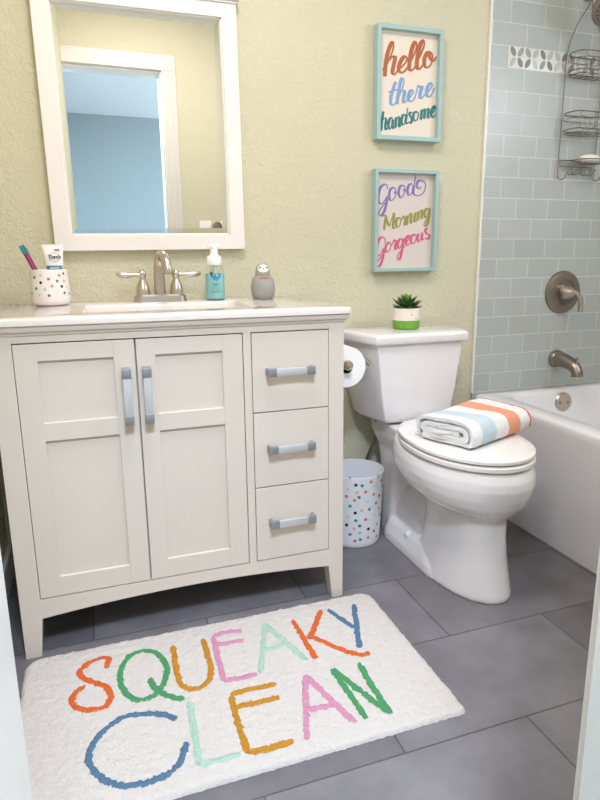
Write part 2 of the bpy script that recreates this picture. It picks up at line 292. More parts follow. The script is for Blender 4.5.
# bedroom beyond
bm = new(); box(bm, .1, .206, -4.85, DY-.121, 0, CZ); struct('wall_bedroom_left', bm, BLUE)
bm = new(); box(bm, .1, 3.3, -4.95, -4.84, 0, CZ); struct('wall_bedroom_back', bm, BLUE)
bm = new()
box(bm, 3.2, 3.3, -4.84, -4.75, 0, CZ); box(bm, 3.2, 3.3, -3.25, DY-.12, 0, CZ); box(bm, 3.2, 3.3, -4.75, -3.25, 0, .55); box(bm, 3.2, 3.3, -4.75, -3.25, 2.1, CZ)
struct('wall_bedroom_right', bm, BLUE)
bm = new(); box(bm, 2.61, 3.3, DY-.12, DY, 0, CZ); struct('wall_bedroom_front', bm, BLUE)
bm = new()
for z0, z1 in ((.55, .6), (2.05, 2.1)): box(bm, 3.19, 3.27, -4.75, -3.25, z0, z1)
for y0 in (-4.75, -4.025, -3.30): box(bm, 3.19, 3.27, y0, y0+.05, .6, 2.05)
struct('window_1', bm, TRIM)
# baseboards
bm = new(); box(bm, XL_, 1.742, -.013, 0, 0, .092, .003); struct('baseboard_back', bm, TRIM)
bm = new(); box(bm, XL_, XL_+.013, DY, -.013, 0, .092, .003); struct('baseboard_left', bm, TRIM)

# ================================================================== TUB
bm = new()
X0, X1, Y0, Y1 = 1.75, XR_-.002, DY+.003, -.0105
def rr(d, z, r, dx=0): return rrect(X0+d+dx, X1-d, Y0+d, Y1-d, r, z, 8)
loft(bm, [rr(.012, 0.001, .01), rr(.006, .2, .01), rr(0.0, .425, .012), rr(.0, .444, .014), rr(.004, .453, .016), rr(.012, .456, .02),
          rrect(1.832, 2.455, Y0+.055, -.062, .09, .4565, 8), rrect(1.842, 2.447, Y0+.063, -.070, .085, .452, 8), rrect(1.848, 2.442, Y0+.07, -.076, .085, .438, 8),
          rrect(1.875, 2.42, Y0+.16, -.105, .10, .25, 8), rrect(1.905, 2.39, Y0+.25, -.135, .11, .12, 8), rrect(1.97, 2.33, Y0+.33, -.2, .1, .085, 8)])
tub = obj('bathtub', bm, TUBM, smooth=50); tag(tub, 'white built-in bathtub with smooth apron below the grey tiled wall', 'bathtub')
t = thing('overflow_plate', (2.146, -.085, .402), 'round brushed nickel overflow plate on the inner end of the bathtub', 'drain cover')
bm = new(); lathe(bm, [(.042, 0), (.043, .006), (.039, .012), (.0, .0135)], (2.146, -.076, .402), 40, 'Y'); obj('plate', bm, NICKEL, t)
for dx in (-.02, .02):
    bm = new(); lathe(bm, [(.0055, 0), (.0055, .003), (.003, .0045)], (2.146+dx, -.088, .402), 16, 'Y'); obj('screw', bm, DNICKEL, t)

# accent mosaic strip
t = thing('mosaic_strip', (1.82, -.009, 1.73), 'white mosaic strip with grey leaf shapes set in the grey tile wall', 'mosaic tile')
bm = new(); box(bm, 1.8185, 2.50, -.0115, -.0088, 1.6945, 1.7685, .0008); obj('marble_base', bm, mat('white_marble_mosaic', '#dad8d2', .3), t)
GR = [mat('leaf_grey_'+n, h, .3) for n, h in (('dark', '#80837e'), ('mid', '#989c98'), ('light', '#b4b7b4'), ('pale', '#c3c3c1'))]
bm = new(); seq = [0,1,1,2,0,2,2,0,1,3,2,0,1,2,0,3,1,0,2,1]; seq2 = [2,0,0,3,1,0,3,2,0,2,1,0,3,1,2,0,0,2,1,3]
for k in range(20):
    for row, z in ((0, 1.7525), (1, 1.7165)):
        cx = 1.839+.0339*k; sgn = 1 if (k+row) % 2 == 0 else -1
        th = math.radians(122 if sgn > 0 else 58)
        ring = []
        for i in range(20):
            a = 2*PI*i/20; u = .0180*math.cos(a); v = .0098*math.copysign(abs(math.sin(a))**1.15, math.sin(a))
            ring.append((cx+u*math.cos(th)-v*math.sin(th), z+u*math.sin(th)+v*math.cos(th)))
        r = loft(bm, [[(x, -.0114, zz) for x, zz in ring], [(x, -.0128, zz) for x, zz in ring]])
        for f in r[1][0].link_faces: pass
        mi = (seq if row == 0 else seq2)[k]
        for vs in r:
            for v in vs:
                for f in v.link_faces: f.material_index = mi
obj('leaf_inlay', bm, GR, t, smooth=0)

# ================================================================== VANITY
vx0, vx1, vf = .057, .943, -.535
van = thing('vanity_cabinet', (.5, -.28, 0), 'white shaker vanity cabinet with two doors and three drawers', 'cabinet')
def apron(x):           # underside of the bottom rail, gently arched
    t = (x-.5)/.40; return .126-.020*min(1, t*t)
bm = new()
box(bm, vx0+.002, vx1-.002, -.53+.018, -.505, .13, .73); box(bm, vx0+.002, vx1-.002, -.512, -.018, .13, .15); box(bm, vx0+.002, vx1-.002, -.024, -.018, .13, .855)  # open carcass
box(bm, .6555, .6785, -.512, -.02, .13, .75); box(bm, vx0+.002, vx1-.002, -.512, -.505, .73, .84)
box(bm, vx0, vx0+.02, vf+.048, -.016, .115, .855, .001); box(bm, vx1-.02, vx1, vf+.048, -.016, .115, .855, .001)
obj('carcass', bm, CAB, van, 0)
bm = new()
box(bm, .1058, .898, vf+.0005, -.51, .8195, .8565, .0008)                          # top rail
box(bm, .6565, .6775, vf, -.51, .1602, .8195, .0008)                          # mullion
n = 24; front = []
rings = []
for i in range(n+1):
    x = .1058+(.898-.1058)*i/n; zb = apron(x)
    rings.append([(x, vf, zb), (x, vf, .1605), (x, -.51, .1605), (x, -.51, zb)])
loft(bm, rings)
obj('face_frame', bm, CAB, van, 0)
# crown under the countertop
bm = new()
prof = [(0, .8365), (.003, .838), (.004, .843), (.009, .846), (.0115, .852), (.0115, .858), (-.02, .858), (-.02, .8365)]
def crown_pt(d, z):     # mitred run: left, front, right
    return [(vx0-d, -.016, z), (vx0-d, vf-d, z), (vx1+d, vf-d, z), (vx1+d, -.016, z)]
rows = [crown_pt(d, z) for d, z in prof]
loft(bm, [[rows[j][k] for j in range(len(prof))] for k in range(4)])
obj('crown_moulding', bm, CAB, van, 25)
# corner posts that run on into tapered legs
for xa, xb, inner in ((vx0, .1058, 1), (.898, vx1, -1)):
    for ya, yb, fr in ((vf, -.485, 1), (-.066, -.016, 0)):
        bm = new()
        def ring(z, tp):
            x0, x1 = (xa, xb-tp) if inner > 0 else (xa+tp, xb)
            y0, y1 = (ya, yb-tp) if fr else (ya+tp, yb)
            return [(x0,y0,z),(x1,y0,z),(x1,y1,z),(x0,y1,z)]
        loft(bm, [ring(0, .011), ring(.11, .0), ring(.8365, 0)])
        obj('leg', bm, CAB, van, 0)
def handle(parent, cx, cz, L, vertical, yf):
    h = .0112
    root = None
    def bx(a0, a1, b, y0, y1, name, m, par, bev=.0012):
        bm = new()
        if vertical: box(bm, cx-b, cx+b, y0, y1, cz+a0, cz+a1, bev)
        else: box(bm, cx+a0, cx+a1, y0, y1, cz-b, cz+b, bev)
        return obj(name, bm, m, par, 30)
    root = bx(-L/2+.012, L/2-.012, h-.0012, yf-.030, yf-.0225, 'handle', HBAR, parent)
    for s in (-1, 1):
        a = sorted((s*L/2, s*(L/2-.024)))
        bm = new()
        p = sorted((s*L/2, s*(L/2-.009)))
        if vertical:
            box(bm, cx-h, cx+h, yf-.032, yf-.021, cz+a[0], cz+a[1], .0015); box(bm, cx-h*.85, cx+h*.85, yf-.024, yf, cz+p[0], cz+p[1], .001)
        else:
            box(bm, cx+a[0], cx+a[1], yf-.032, yf-.021, cz-h, cz+h, .0015); box(bm, cx+p[0], cx+p[1], yf-.024, yf, cz-h*.85, cz+h*.85, .001)
        obj('end_cap', bm, HEND, root, 30, label='darker grey end cap')
def door(x0, x1, px0, px1, hx):
    z0, z1 = .163, .8165
    bm = new(); yb = vf+.018
    B = .0012
    box(bm, x0, px0, vf, yb, z0, z1, B); box(bm, px1, x1, vf, yb, z0, z1, B)
    for a, b in ((.775, z1), (.577, .6225), (z0, .2155)): box(bm, px0-.0005, px1+.0005, vf+.0004, yb, a, b, B)
    box(bm, px0-.004, px1+.004, vf+.008, yb-.002, z0+.01, z1-.01)
    d = obj('door', bm, CAB, van, 0)
    handle(d, hx, .677, .142, True, vf)
door(.1072, .3808, .1585, .3305, .3565)
door(.3846, .6545, .4305, .6005, .4055)
for z0, z1 in ((.6005, .8165), (.3845, .5975), (.163, .3815)):
    bm = new(); box(bm, .6795, .8968, vf, -.514, z0, z1, .0012)
    d = obj('drawer', bm, CAB, van, 0)
    handle(d, .782, (z0+z1)/2+.006 if z1 < .8 else .7125, .133, False, vf)

# countertop with moulded basin
ct = thing('vanity_countertop', (.5, -.28, .858), 'glossy white countertop with moulded rectangular basin on the vanity', 'countertop')
bm = new()
cx0, cx1, cy0, cy1, cz = .037, .963, -.552, -.002, .8775
bx0, bx1, by0, by1 = .268, .728, -.435, -.135
loft(bm, [rrect(cx0+.006, cx1-.006, cy0+.006, cy1, .012, .8578, 6), rrect(cx0, cx1, cy0, cy1, .014, .8610, 6), rrect(cx0, cx1, cy0, cy1, .014, .8725, 6), rrect(cx0+.0015, cx1-.0015, cy0+.0015, cy1, .013, .876, 6),
          rrect(cx0+.005, cx1-.005, cy0+.005, cy1, .012, cz, 6), rrect(bx0-.004, bx1+.004, by0-.004, by1+.004, .03, cz, 6), rrect(bx0, bx1, by0, by1, .03, cz-.002, 6), rrect(bx0+.004, bx1-.004, by0+.004, by1-.004, .03, cz-.012, 6),
          rrect(bx0+.03, bx1-.03, by0+.03, by1-.025, .05, .80, 6), rrect(bx0+.06, bx1-.06, by0+.06, by1-.05, .06, .765, 6), rrect(.46, .54, -.325, -.245, .035, .757, 6)])
obj('slab', bm, MARBLE, ct, 45)
bm = new(); lathe(bm, [(.022, 0), (.022, .003), (.016, .004), (.0, .002)], (.5, -.285, .7575), 24); obj('drain', bm, NICKEL, ct)

# ------------------------------------------------------------------ faucet
fz = .8778; fy = -.088
fa = thing('basin_faucet', (.498, fy, fz), 'brushed nickel two-handle faucet on the vanity countertop', 'faucet')
bm = new()
loft(bm, [rrect(.498-.083, .498+.083, fy-.028, fy+.026, .026, fz, 8), rrect(.498-.080, .498+.080, fy-.026, fy+.024, .025, fz+.018, 8), rrect(.498-.074, .498+.074, fy-.021, fy+.019, .02, fz+.0235, 8)])
obj('base_plate', bm, NICKEL, fa, 35)
bm = new()
pts = catmull([(.498, fy, fz+.02), (.498, fy+.001, fz+.07), (.4985, fy-.001, fz+.115), (.502, fy-.022, fz+.142), (.508, fy-.056, fz+.143), (.513, fy-.082, fz+.125), (.515, fy-.09, fz+.101)], 8)
k = len(pts); rad = []
for i in range(k):
    u = i/(k-1); rad.append(.0185-.0055*min(1, u*1.6) if u < .88 else .0132+.001*((u-.88)/.12))
tube(bm, pts, rad, 18)
e = Vector(pts[-1]); lathe(bm, [(.0155, 0.004), (.0165, 0), (.0165, -.012), (.012, -.014)], (e.x, e.y, e.z), 20)
obj('spout', bm, NICKEL, fa)
for s in (-1, 1):
    hx = .498+s*.052
    bm = new(); lathe(bm, [(.021, .02), (.0212, .028), (.020, .04), (.0165, .055), (.011, .066), (.009, .072), (.0105, .077), (.0125, .083), (.0125, .091), (.009, .0965), (.004, .099), (.0, .0995)], (hx, fy, fz), 24)
    h = obj('handle_base', bm, NICKEL, fa)
    bm = new()
    pts = [(hx+s*x, fy-.004, fz+z) for x, z in ((.006, .0845), (.02, .0845), (.034, .0835), (.048, .083), (.062, .084), (.074, .0865), (.079, .088))]
    tube(bm, pts, [.0055, .0055, .0068, .0088, .0092, .0058, .002], 12)
    obj('lever', bm, NICKEL, h)
    h.name = 'handle'

# ------------------------------------------------------------------ cup, toothbrush, toothpaste
cc = (.178, -.105); cz0 = .8778
bm = new()
prof = [(.038, 0), (.046, .0015), (.0515, .006), (.0545, .014), (.0555, .024), (.0545, .05), (.0525, .08), (.0515, .1035), (.0505, .1045), (.0495, .1035), (.0505, .08), (.0525, .03), (.049, .008), (.0, .0075)]
lathe(bm, prof, (cc[0], cc[1], cz0), 56)
def rad_at(z, pr):
    for (r0, h0), (r1, h1) in zip(pr, pr[1:]):
        if h0 <= z <= h1: return r0+(r1-r0)*(z-h0)/(h1-h0+1e-9)
    return pr[-1][0]
def dots(bm, lst, c, z0, pr, size, keys, extra=0, zr=(0, 1)):
    lst = list(lst)
    tries = 0
    while extra > 0 and tries < 900:
        tries += 1
        a = random.uniform(.3, PI+.2 if True else 6); z = random.uniform(*zr)
        if all(abs((a-b+PI) % (2*PI)-PI)*.1+abs(z-w) > size*2.6 for _, b, w in lst):
            lst.append((random.choice(keys), a, z)); extra -= 1
    for k, a, z in lst:
        r = rad_at(z-z0, pr); ring = []
        for i in range(14):
            q = 2*PI*i/14; da = size*math.cos(q)/r; dz = size*math.sin(q); rz = rad_at(z-z0+dz, pr)+.0004
            ring.append(bm.verts.new((c[0]+rz*math.cos(a+da), c[1]+rz*math.sin(a+da), z+dz)))
        f = bm.faces.new(ring); f.material_index = 1+keys.index(k)
KEYS = list(COLR)
dots(bm, CUP_DOTS, cc, cz0, prof[:8], .0042, KEYS, 18, (cz0+.02, cz0+.095))
cup = obj('toothbrush_cup', bm, [GLOSSW]+[DOTM[k] for k in KEYS], smooth=35); tag(cup, 'white cup with coloured polka dots on the countertop holding a toothbrush', 'cup')

tb = thing('toothbrush', (.16, -.1, .886), 'purple and red toothbrush leaning left in the polka dot cup', 'toothbrush')
P0, P1 = Vector((.178, -.085, .888)), Vector((.1115, -.10, 1.052))
dr = (P1-P0).normalized(); side = Vector((0, -1, 0)); wv = dr.cross(side).normalized()
def strip(bm, a, b, wa, wb, th, off=0, segs=6):
    rings = []
    for i in range(segs+1):
        u = i/segs; p = P0.lerp(P1, a+(b-a)*u)+wv*off; w = wa+(wb-wa)*u
        w *= math.sin(PI*min(1, .25+.75*u))**.3 if b > .9 else 1
        rings.append([p+wv*w*math.cos(q*PI/4)+side*th*math.sin(q*PI/4) for q in range(8)])
    loft(bm, rings)
bm = new(); strip(bm, 0, .82, .0075, .0072, .0055); obj('grip', bm, mat('purple_plastic', '#6a3a8c', .3), tb)
bm = new(); strip(bm, .50, .84, .0046, .0042, .0068); obj('grip_inlay', bm, mat('coral_rubber', '#d8475a', .4), tb, label='coral red rubber grip')
bm = new(); strip(bm, .81, 1.0, .0078, .0112, .0045); obj('head', bm, mat('violet_plastic', '#7a55a5', .3), tb)
bm = new()
for i in range(7):
    for j in (-1, 0, 1):
        p = P0.lerp(P1, .86+.021*i)+wv*j*.0056
        tube(bm, [p, p+side*.0125], .0024, 6)
obj('bristles', bm, mat('teal_bristles', '#4f9f9a', .6), tb, label='teal bristles')

tp = thing('toothpaste_tube', (.195, -.125, .888), 'white toothpaste tube with blue band standing in the polka dot cup', 'toothpaste')
bm = new()
def tring(z, w, d, cx): return [(cx+1.14*w*math.copysign(abs(math.cos(2*PI*i/24))**.8, math.cos(2*PI*i/24)), -.118+d*math.sin(2*PI*i/24), z) for i in range(24)]
loft(bm, [tring(.905, .017, .017, .1965), tring(.95, .0195, .0165, .196), tring(.985, .0205, .0145, .196), tring(1.02, .0228, .009, .1955), tring(1.042, .0252, .003, .195), tring(1.046, .0255, .0015, .195), tring(1.0535, .0258, .0014, .195)])
tubeo = obj('tube_body', bm, mat('white_tube', '#f3f0ec', .25, var=.005), tp)
bm = new(); lathe(bm, [(.013, .888-.905), (.0135, .0), (.0, .001)], (.1965, -.118, .905), 20); obj('cap', bm, WHITEP, tp)
NAVY = mat('navy_ink', '#20263f', .5, var=0)
def tube_y(z): # front surface of the tube
    zz = [(.95, .0165), (.985, .0145), (1.02, .009), (1.042, .003), (1.06, .0014)]
    for (a, da), (b, db) in zip(zz, zz[1:]):
        if a <= z <= b: return -.118-(da+(db-da)*(z-a)/(b-a))
    return -.135
def decal(name, m, pts, par, off=.0006):
    bm = new(); bm.faces.new([bm.verts.new((x, tube_y(z)-off, z)) for x, z in pts]); return obj(name, bm, m, par, 0, False)
bm = new()
for i in range(12):
    xa, xb = .1745+.0430*i/12, .1745+.0430*(i+1)/12
    def py(x, z): q = min(1, abs(x-.196)/.0237); return -.118-(-.118-tube_y(z))*-1*math.sqrt(max(0, 1-q**2.5))*1.0 if False else -.118-(-tube_y(z)-.118)*math.sqrt(max(0, 1-q**2.4))-.0006
    bm.faces.new([bm.verts.new((x, py(x, z), z)) for x, z in ((xa, .978), (xb, .978), (xb, .9935), (xa, .9935))])
obj('blue_band', bm, mat('blue_band_ink', '#4d87a6', .3, var=0), tp, 0, False)
bm = new()
for i in range(9): # white capital-like marks on the band
    x = .184+.0028*i
    bm.faces.new([bm.verts.new((xx, tube_y(zz)-.0008, zz)) for xx, zz in ((x, .984), (x+.0017, .984), (x+.0019, .9885), (x+.0004, .9885))])
obj('band_lettering', bm, WHITEP, tp, 0, False)
pill = [(.2065+.008*math.copysign(abs(math.cos(a))**.35, math.cos(a)), 1.038+.0028*math.copysign(abs(math.sin(a))**.6, math.sin(a))) for a in [2*PI*i/28 for i in range(28)]]
decal('red_label', mat('red_label_ink', '#c4536c', .4, var=0), pill, tp, .0025)
bm = new()
ro, ri = [], []
for i in range(40):
    a = 2*PI*i/40
    for lst, k in ((ro, 1), (ri, .86)):
        x, z = .1985+.0135*k*math.cos(a), 1.017+.0138*k*math.sin(a); lst.append(bm.verts.new((x, tube_y(z)-.0012, z)))
for i in range(40): bm.faces.new((ro[i], ro[(i+1) % 40], ri[(i+1) % 40], ri[i]))
obj('emblem_ring', bm, mat('grey_ring_ink', '#b9bcae', .5, var=0), tp, 0, False)
def text_mesh(name, body, size, m, parent, mw, bold=.02, shear=0, spacing=1, extr=0):
    cu = bpy.data.curves.new(name, 'FONT'); cu.body = body; cu.size = size; cu.align_x = 'CENTER'; cu.align_y = 'CENTER'
    cu.offset = bold*size; cu.shear = shear; cu.space_character = spacing; cu.extrude = extr
    o = bpy.data.objects.new(name, cu); COL.objects.link(o)
    dg = bpy.context.evaluated_depsgraph_get(); me = bpy.data.meshes.new_from_object(o.evaluated_get(dg))
    bpy.data.objects.remove(o, do_unlink=True)
    me.transform(mw); me.materials.append(m)
    o = bpy.data.objects.new(name, me); COL.objects.link(o)
    if parent: o.parent = parent; o.matrix_parent_inverse = parent_matrix(parent).inverted()
    return o
FACE = Matrix.Rotation(PI/2, 4, 'X')
text_mesh('lettering', "Tom's", .0155, NAVY, tp, Matrix.Translation((.1985, tube_y(1.017)-.003, 1.018)) @ Matrix.Rotation(math.radians(-18), 4, 'X') @ FACE, .03, .1, .9)

# ------------------------------------------------------------------ soap dispenser
sx, sy, sz = .672, -.105, .8778
so = thing('soap_dispenser', (sx, sy, sz), 'clear foaming hand soap bottle with teal liquid and white pump', 'soap bottle')
PLAST = mat('clear_bottle_plastic', '#f2fbfb', .05, var=0, trans=1, ior=1.25)
bm = new(); lathe(bm, [(.024, 0), (.029, .002), (.0305, .007), (.0308, .05), (.0308, .085), (.0295, .097), (.026, .107), (.0215, .112), (.0215, .12)], (sx, sy, sz), 40)
obj('bottle', bm, PLAST, so)
LIQ = mat('teal_soap_liquid', '#b4ecea', .12, var=.01, trans=.08, ior=1.33)
bm = new(); lathe(bm, [(.022, .003), (.0278, .006), (.0292, .01), (.0295, .05), (.0295, .0845), (.0, .085)], (sx, sy, sz), 40); obj('liquid', bm, LIQ, so, label='teal soap liquid')
bm = new(); lathe(bm, [(.005, .086), (.005, .118), (.0, .119)], (sx, sy, sz), 12); obj('dip_tube', bm, WHITEP, so)
bm = new(); lathe(bm, [(.0225, .111), (.0235, .113), (.0235, .133), (.021, .139), (.0135, .143), (.0125, .146), (.0122, .168), (.0, .1685)], (sx, sy, sz), 32); obj('pump_collar', bm, WHITEP, so)
bm = new()
lathe(bm, [(.0118, .164), (.013, .168), (.0135, .174), (.0115, .179), (.0, .1795)], (sx, sy, sz), 28)
loft(bm, [rrect(sx-.0225, sx+.0195, sy-.012, sy+.009, .008, sz+.168, 5), rrect(sx-.023, sx+.02, sy-.0125, sy+.0095, .008, sz+.171, 5), rrect(sx-.020, sx+.018, sy-.011, sy+.0085, .008, sz+.1765, 5)])
obj('pump_head', bm, WHITEP, so)
def wrap(x, z, r=.0312): # print scale 1.2
    x, z = x*1.2, .0745+(z-.0745)*1.15
    # point on the bottle front, x is arc length
    a = -PI/2+x/r-.12; return (sx+r*math.cos(a), sy+r*math.sin(a), sz+z)
def poly_on(bm, pts, r=.0312): bm.faces.new([bm.verts.new(wrap(x, z, r)) for x, z in pts])
bm = new()
whale = [(-.012, .076), (-.0135, .083), (-.0165, .0895), (-.011, .0865), (-.0065, .0895), (-.0085, .083), (-.005, .0795), (.002, .082), (.009, .0855), (.0135, .0855), (.0155, .081), (.0135, .0745), (.009, .0685), (.0045, .0665), (.003, .061), (.0005, .0655), (-.0055, .0675), (-.0095, .071)]
poly_on(bm, whale); obj('whale_emblem', bm, mat('blue_whale_ink', '#4aa3d4', .4, var=0), so, 0, False)
bm = new(); poly_on(bm, [(-.012, .076), (-.0135, .083), (-.0165, .0895), (-.011, .0865), (-.0065, .0895), (-.0085, .083)], .0314); obj('whale_tail', bm, NAVY, so, 0, False)
INK = mat('dark_teal_ink', '#2b6d78', .5, var=0)
bm = new()
for z, w, hgt, nn in ((.0545, .011, .0022, 7), (.0505, .009, .0022, 5), (.044, .015, .0013, 11), (.036, .018, .0014, 13), (.033, .016, .0012, 11)):
    for i in range(nn):
        x = -w/1.3+2*w/1.3*i/nn; d = 2*w/1.3/nn*.62
        poly_on(bm, [(x, z), (x+d, z), (x+d, z+hgt*(1 if i % 3 else .75)), (x, z+hgt*(1 if i % 3 else .75))], .0313)
obj('label_print', bm, INK, so, 0, False)

# ------------------------------------------------------------------ sloth figurine
gx, gy, gz = .832, -.105, .8778
sl = thing('sloth_figurine', (gx, gy, gz), 'small grey ceramic sloth figurine on the right of the countertop', 'figurine')
GREYC = mat('grey_ceramic', '#a09c96', .6, bump=.0004, bscale=300)
bm = new(); lathe(bm, [(.029, 0), (.033, .002), (.037, .010), (.0398, .025), (.04, .04), (.038, .055), (.034, .067), (.027, .074), (.0, .0755)], (gx, gy, gz), 40); obj('body', bm, GREYC, sl)
bm = new(); lathe(bm, [(.026, .066), (.0255, .074), (.0245, .082), (.0238, .092), (.0225, .1), (.019, .108), (.0125, .1135), (.0, .1155)], (gx+.001, gy+.004, gz), 36); obj('head', bm, GREYC, sl)
hd = Vector((gx+.001, gy+.004, gz+.093))
def on_head(u, v, k=1.03): # u right, v up on the front of the head
    a = -PI/2+u/.0238-.16; z = v
    r = rad_at(.093+v, [(.026, .066), (.0255, .074), (.0245, .082), (.0238, .092), (.0225, .1), (.019, .108), (.0125, .1135), (0, .1155)])*k+.0003
    return (hd.x+r*math.cos(a), hd.y+r*math.sin(a), hd.z+v)
def patch(name, cu, cv, a, b, rot, m, k, par):
    bm = new(); ctr = bm.verts.new(on_head(cu, cv, k)); rings = []
    for rr_ in (.35, .7, 1):
        rings.append([bm.verts.new(on_head(cu+rr_*(a*math.cos(q)*math.cos(rot)-b*math.sin(q)*math.sin(rot)), cv+rr_*(a*math.cos(q)*math.sin(rot)+b*math.sin(q)*math.cos(rot)), k)) for q in [2*PI*i/24 for i in range(24)]])
    for i in range(24):
        j = (i+1) % 24; bm.faces.new((ctr, rings[0][i], rings[0][j]))
        for p_, q_ in zip(rings, rings[1:]): bm.faces.new((p_[i], q_[i], q_[j], p_[j]))
    return obj(name, bm, m, par, 60)
fc = patch('face', 0, .0065, .0215, .013, 0, mat('white_glaze', '#f3efe8', .3), 1.02, sl)
DK = mat('dark_grey_glaze', '#4a4644', .4, var=0)
patch('eye_patch', -.0125, .009, .006, .0022, .45, DK, 1.04, fc); patch('eye_patch', .0125, .009, .006, .0022, -.5, DK, 1.04, fc)
patch('nose', .0, .0065, .0022, .0016, 0, BLACK, 1.05, fc)
bm = new()
pts = [(-.019, .069), (-.012, .0725), (-.004, .077), (.006, .077), (.014, .0725), (.021, .069), (.012, .068), (0, .0675), (-.012, .068)]
def on_body(u, z): a = -PI/2+u/.034-.16; r = .0362 if z < .0685 else .0345-.6*(z-.0685); return (gx+r*math.cos(a), gy+r*math.sin(a), gz+z)
bm.faces.new([bm.verts.new(on_body(u, z)) for u, z in pts]); obj('neck_opening', bm, mat('brown_inside', '#a47f66', .7), sl, 0)

# ================================================================== MIRROR
mi = thing('wall_mirror', (.494, 0, 1.3), 'white framed rectangular mirror on the green wall above the vanity', 'mirror')
MX0, MX1, MZ0, MZ1 = .196, .792, 1.0385, 1.786
fx0, fx1, fz0, fz1 = .2435, .744, 1.0855, 1.739
bm = new()
box(bm, MX0, fx0, -.026, 0, MZ0, MZ1, .0012); box(bm, fx1, MX1, -.026, 0, MZ0, MZ1, .0012)
box(bm, fx0-.0004, fx1+.0004, -.0257, 0, MZ0, fz0, .0012); box(bm, fx0-.0004, fx1+.0004, -.0257, 0, fz1, MZ1, .0012)
for a, b, c, d in ((fx0-.003, fx0+.0045, fz0, fz1), (fx1-.0045, fx1+.003, fz0, fz1)): box(bm, a, b, -.018, -.003, c, d, .0008)
for c, d in ((fz0-.003, fz0+.0045), (fz1-.0045, fz1+.003)): box(bm, fx0, fx1, -.018, -.003, c, d, .0008)
obj('frame', bm, mat('white_lacquer', '#f3eeea', .3, var=.005), mi, 0)
bm = new(); box(bm, MX0-.010, MX1+.010, -.038, 0, MZ1+.001, MZ1+.012, .003); box(bm, MX0-.004, MX1+.004, -.031, 0, MZ1-.006, MZ1+.002, .001); obj('cornice', bm, TRIM, mi, 0)
bm = new()
bv = .022
ro = [bm.verts.new((x, -.0085, z)) for x, z in ((fx0, fz0), (fx1, fz0), (fx1, fz1), (fx0, fz1))]
ri = [bm.verts.new((x, -.0105, z)) for x, z in ((fx0+bv, fz0+bv), (fx1-bv, fz0+bv), (fx1-bv, fz1-bv), (fx0+bv, fz1-bv))]
rb = [bm.verts.new((v.co.x, -.004, v.co.z)) for v in ro]
for i in range(4):
    j = (i+1) % 4; bm.faces.new((ro[i], ro[j], ri[j], ri[i])); bm.faces.new((rb[j], rb[i], ro[i], ro[j])[::-1])
bm.faces.new(ri); bm.faces.new(rb[::-1])
obj('mirror_glass', bm, MIRROR, mi, 0)
mi.rotation_euler = (0, -math.radians(.5), 0)

# ================================================================== FRAMED PRINTS
def ribbon(bm, pts2, y, w0, thick=.0004, slant=Vector((.25, 1)).normalized()):
    P = [Vector((a/1e4, b/1e4)) for a, b in pts2]; P = catmull([(p.x, p.y, 0) for p in P], 6); P = [Vector((p.x, p.y)) for p in P]
    n = len(P); L, R = [], []
    for i in range(n):
        t = P[min(i+1, n-1)]-P[max(i-1, 0)]
        t = t.normalized() if t.length > 1e-9 else Vector((0, 1))
        down = max(0, -t.dot(slant)); w = 1.22*w0*(.4+.6*down**1.1)
        if i in (0, n-1): w *= .75
        nn = Vector((-t.y, t.x)); L.append(P[i]+nn*w/2); R.append(P[i]-nn*w/2)
    rings = [[(l.x, y, l.y), (l.x, y-thick-i*6e-6, l.y), (r.x, y-thick-i*6e-6, r.y), (r.x, y, r.y)] for i, (l, r) in enumerate(zip(L, R))]
    loft(bm, rings)
def framed(name, x0, x1, z0, z1, words, inks, label, paper, rot=0, w=.0145):
    t = thing(name, ((x0+x1)/2, 0, (z0+z1)/2), label, 'framed print')
    bm = new(); d = -.035
    box(bm, x0, x0+w, d, 0, z0, z1, .0012); box(bm, x1-w, x1, d, 0, z0, z1, .0012)
    box(bm, x0+w-.0004, x1-w+.0004, d+.0003, 0, z0, z0+w, .0012); box(bm, x0+w-.0004, x1-w+.0004, d+.0003, 0, z1-w, z1, .0012)
    obj('frame', bm, TURQ, t, 0)
    bm = new(); box(bm, x0+w-.003, x1-w+.003, -.0142, -.006, z0+w-.003, z1-w+.003); pr = obj('print', bm, paper, t, 0)
    for (wn, strokes), (ink, wd) in zip(words, inks):
        bm = new()
        for i, s in enumerate(strokes): ribbon(bm, s, -.0142, wd, .0004+.00011*i)
        obj('lettering', bm, ink, pr, 0)
    t.rotation_euler = (0, rot, 0)
def ink(n, h, v=.12): return mat(n, h, .6, var=v, vscale=90)
framed('framed_print', 1.274, 1.531, 1.4155, 1.7835, WORDS_TOP, [(ink('rust_ink', '#b0623a'), .0125), (ink('sky_ink', '#7fa0cb'), .0105), (ink('teal_ink', '#2b7a7a'), .0085)],
       'upper turquoise framed print with rust, blue and teal script lettering', PAPER, -.008)
framed('framed_print', 1.274, 1.531, .9583, 1.3175, WORDS_LOW, [(ink('purple_ink', '#8273ae'), .0085), (ink('olive_ink', '#99924b'), .0085), (ink('pink_ink', '#cf5f86'), .0085)],
       'lower turquoise framed print with purple, olive and pink script lettering', mat('pinkish_art_print', '#dccfc9', .7, var=.01), -.004, .0122)

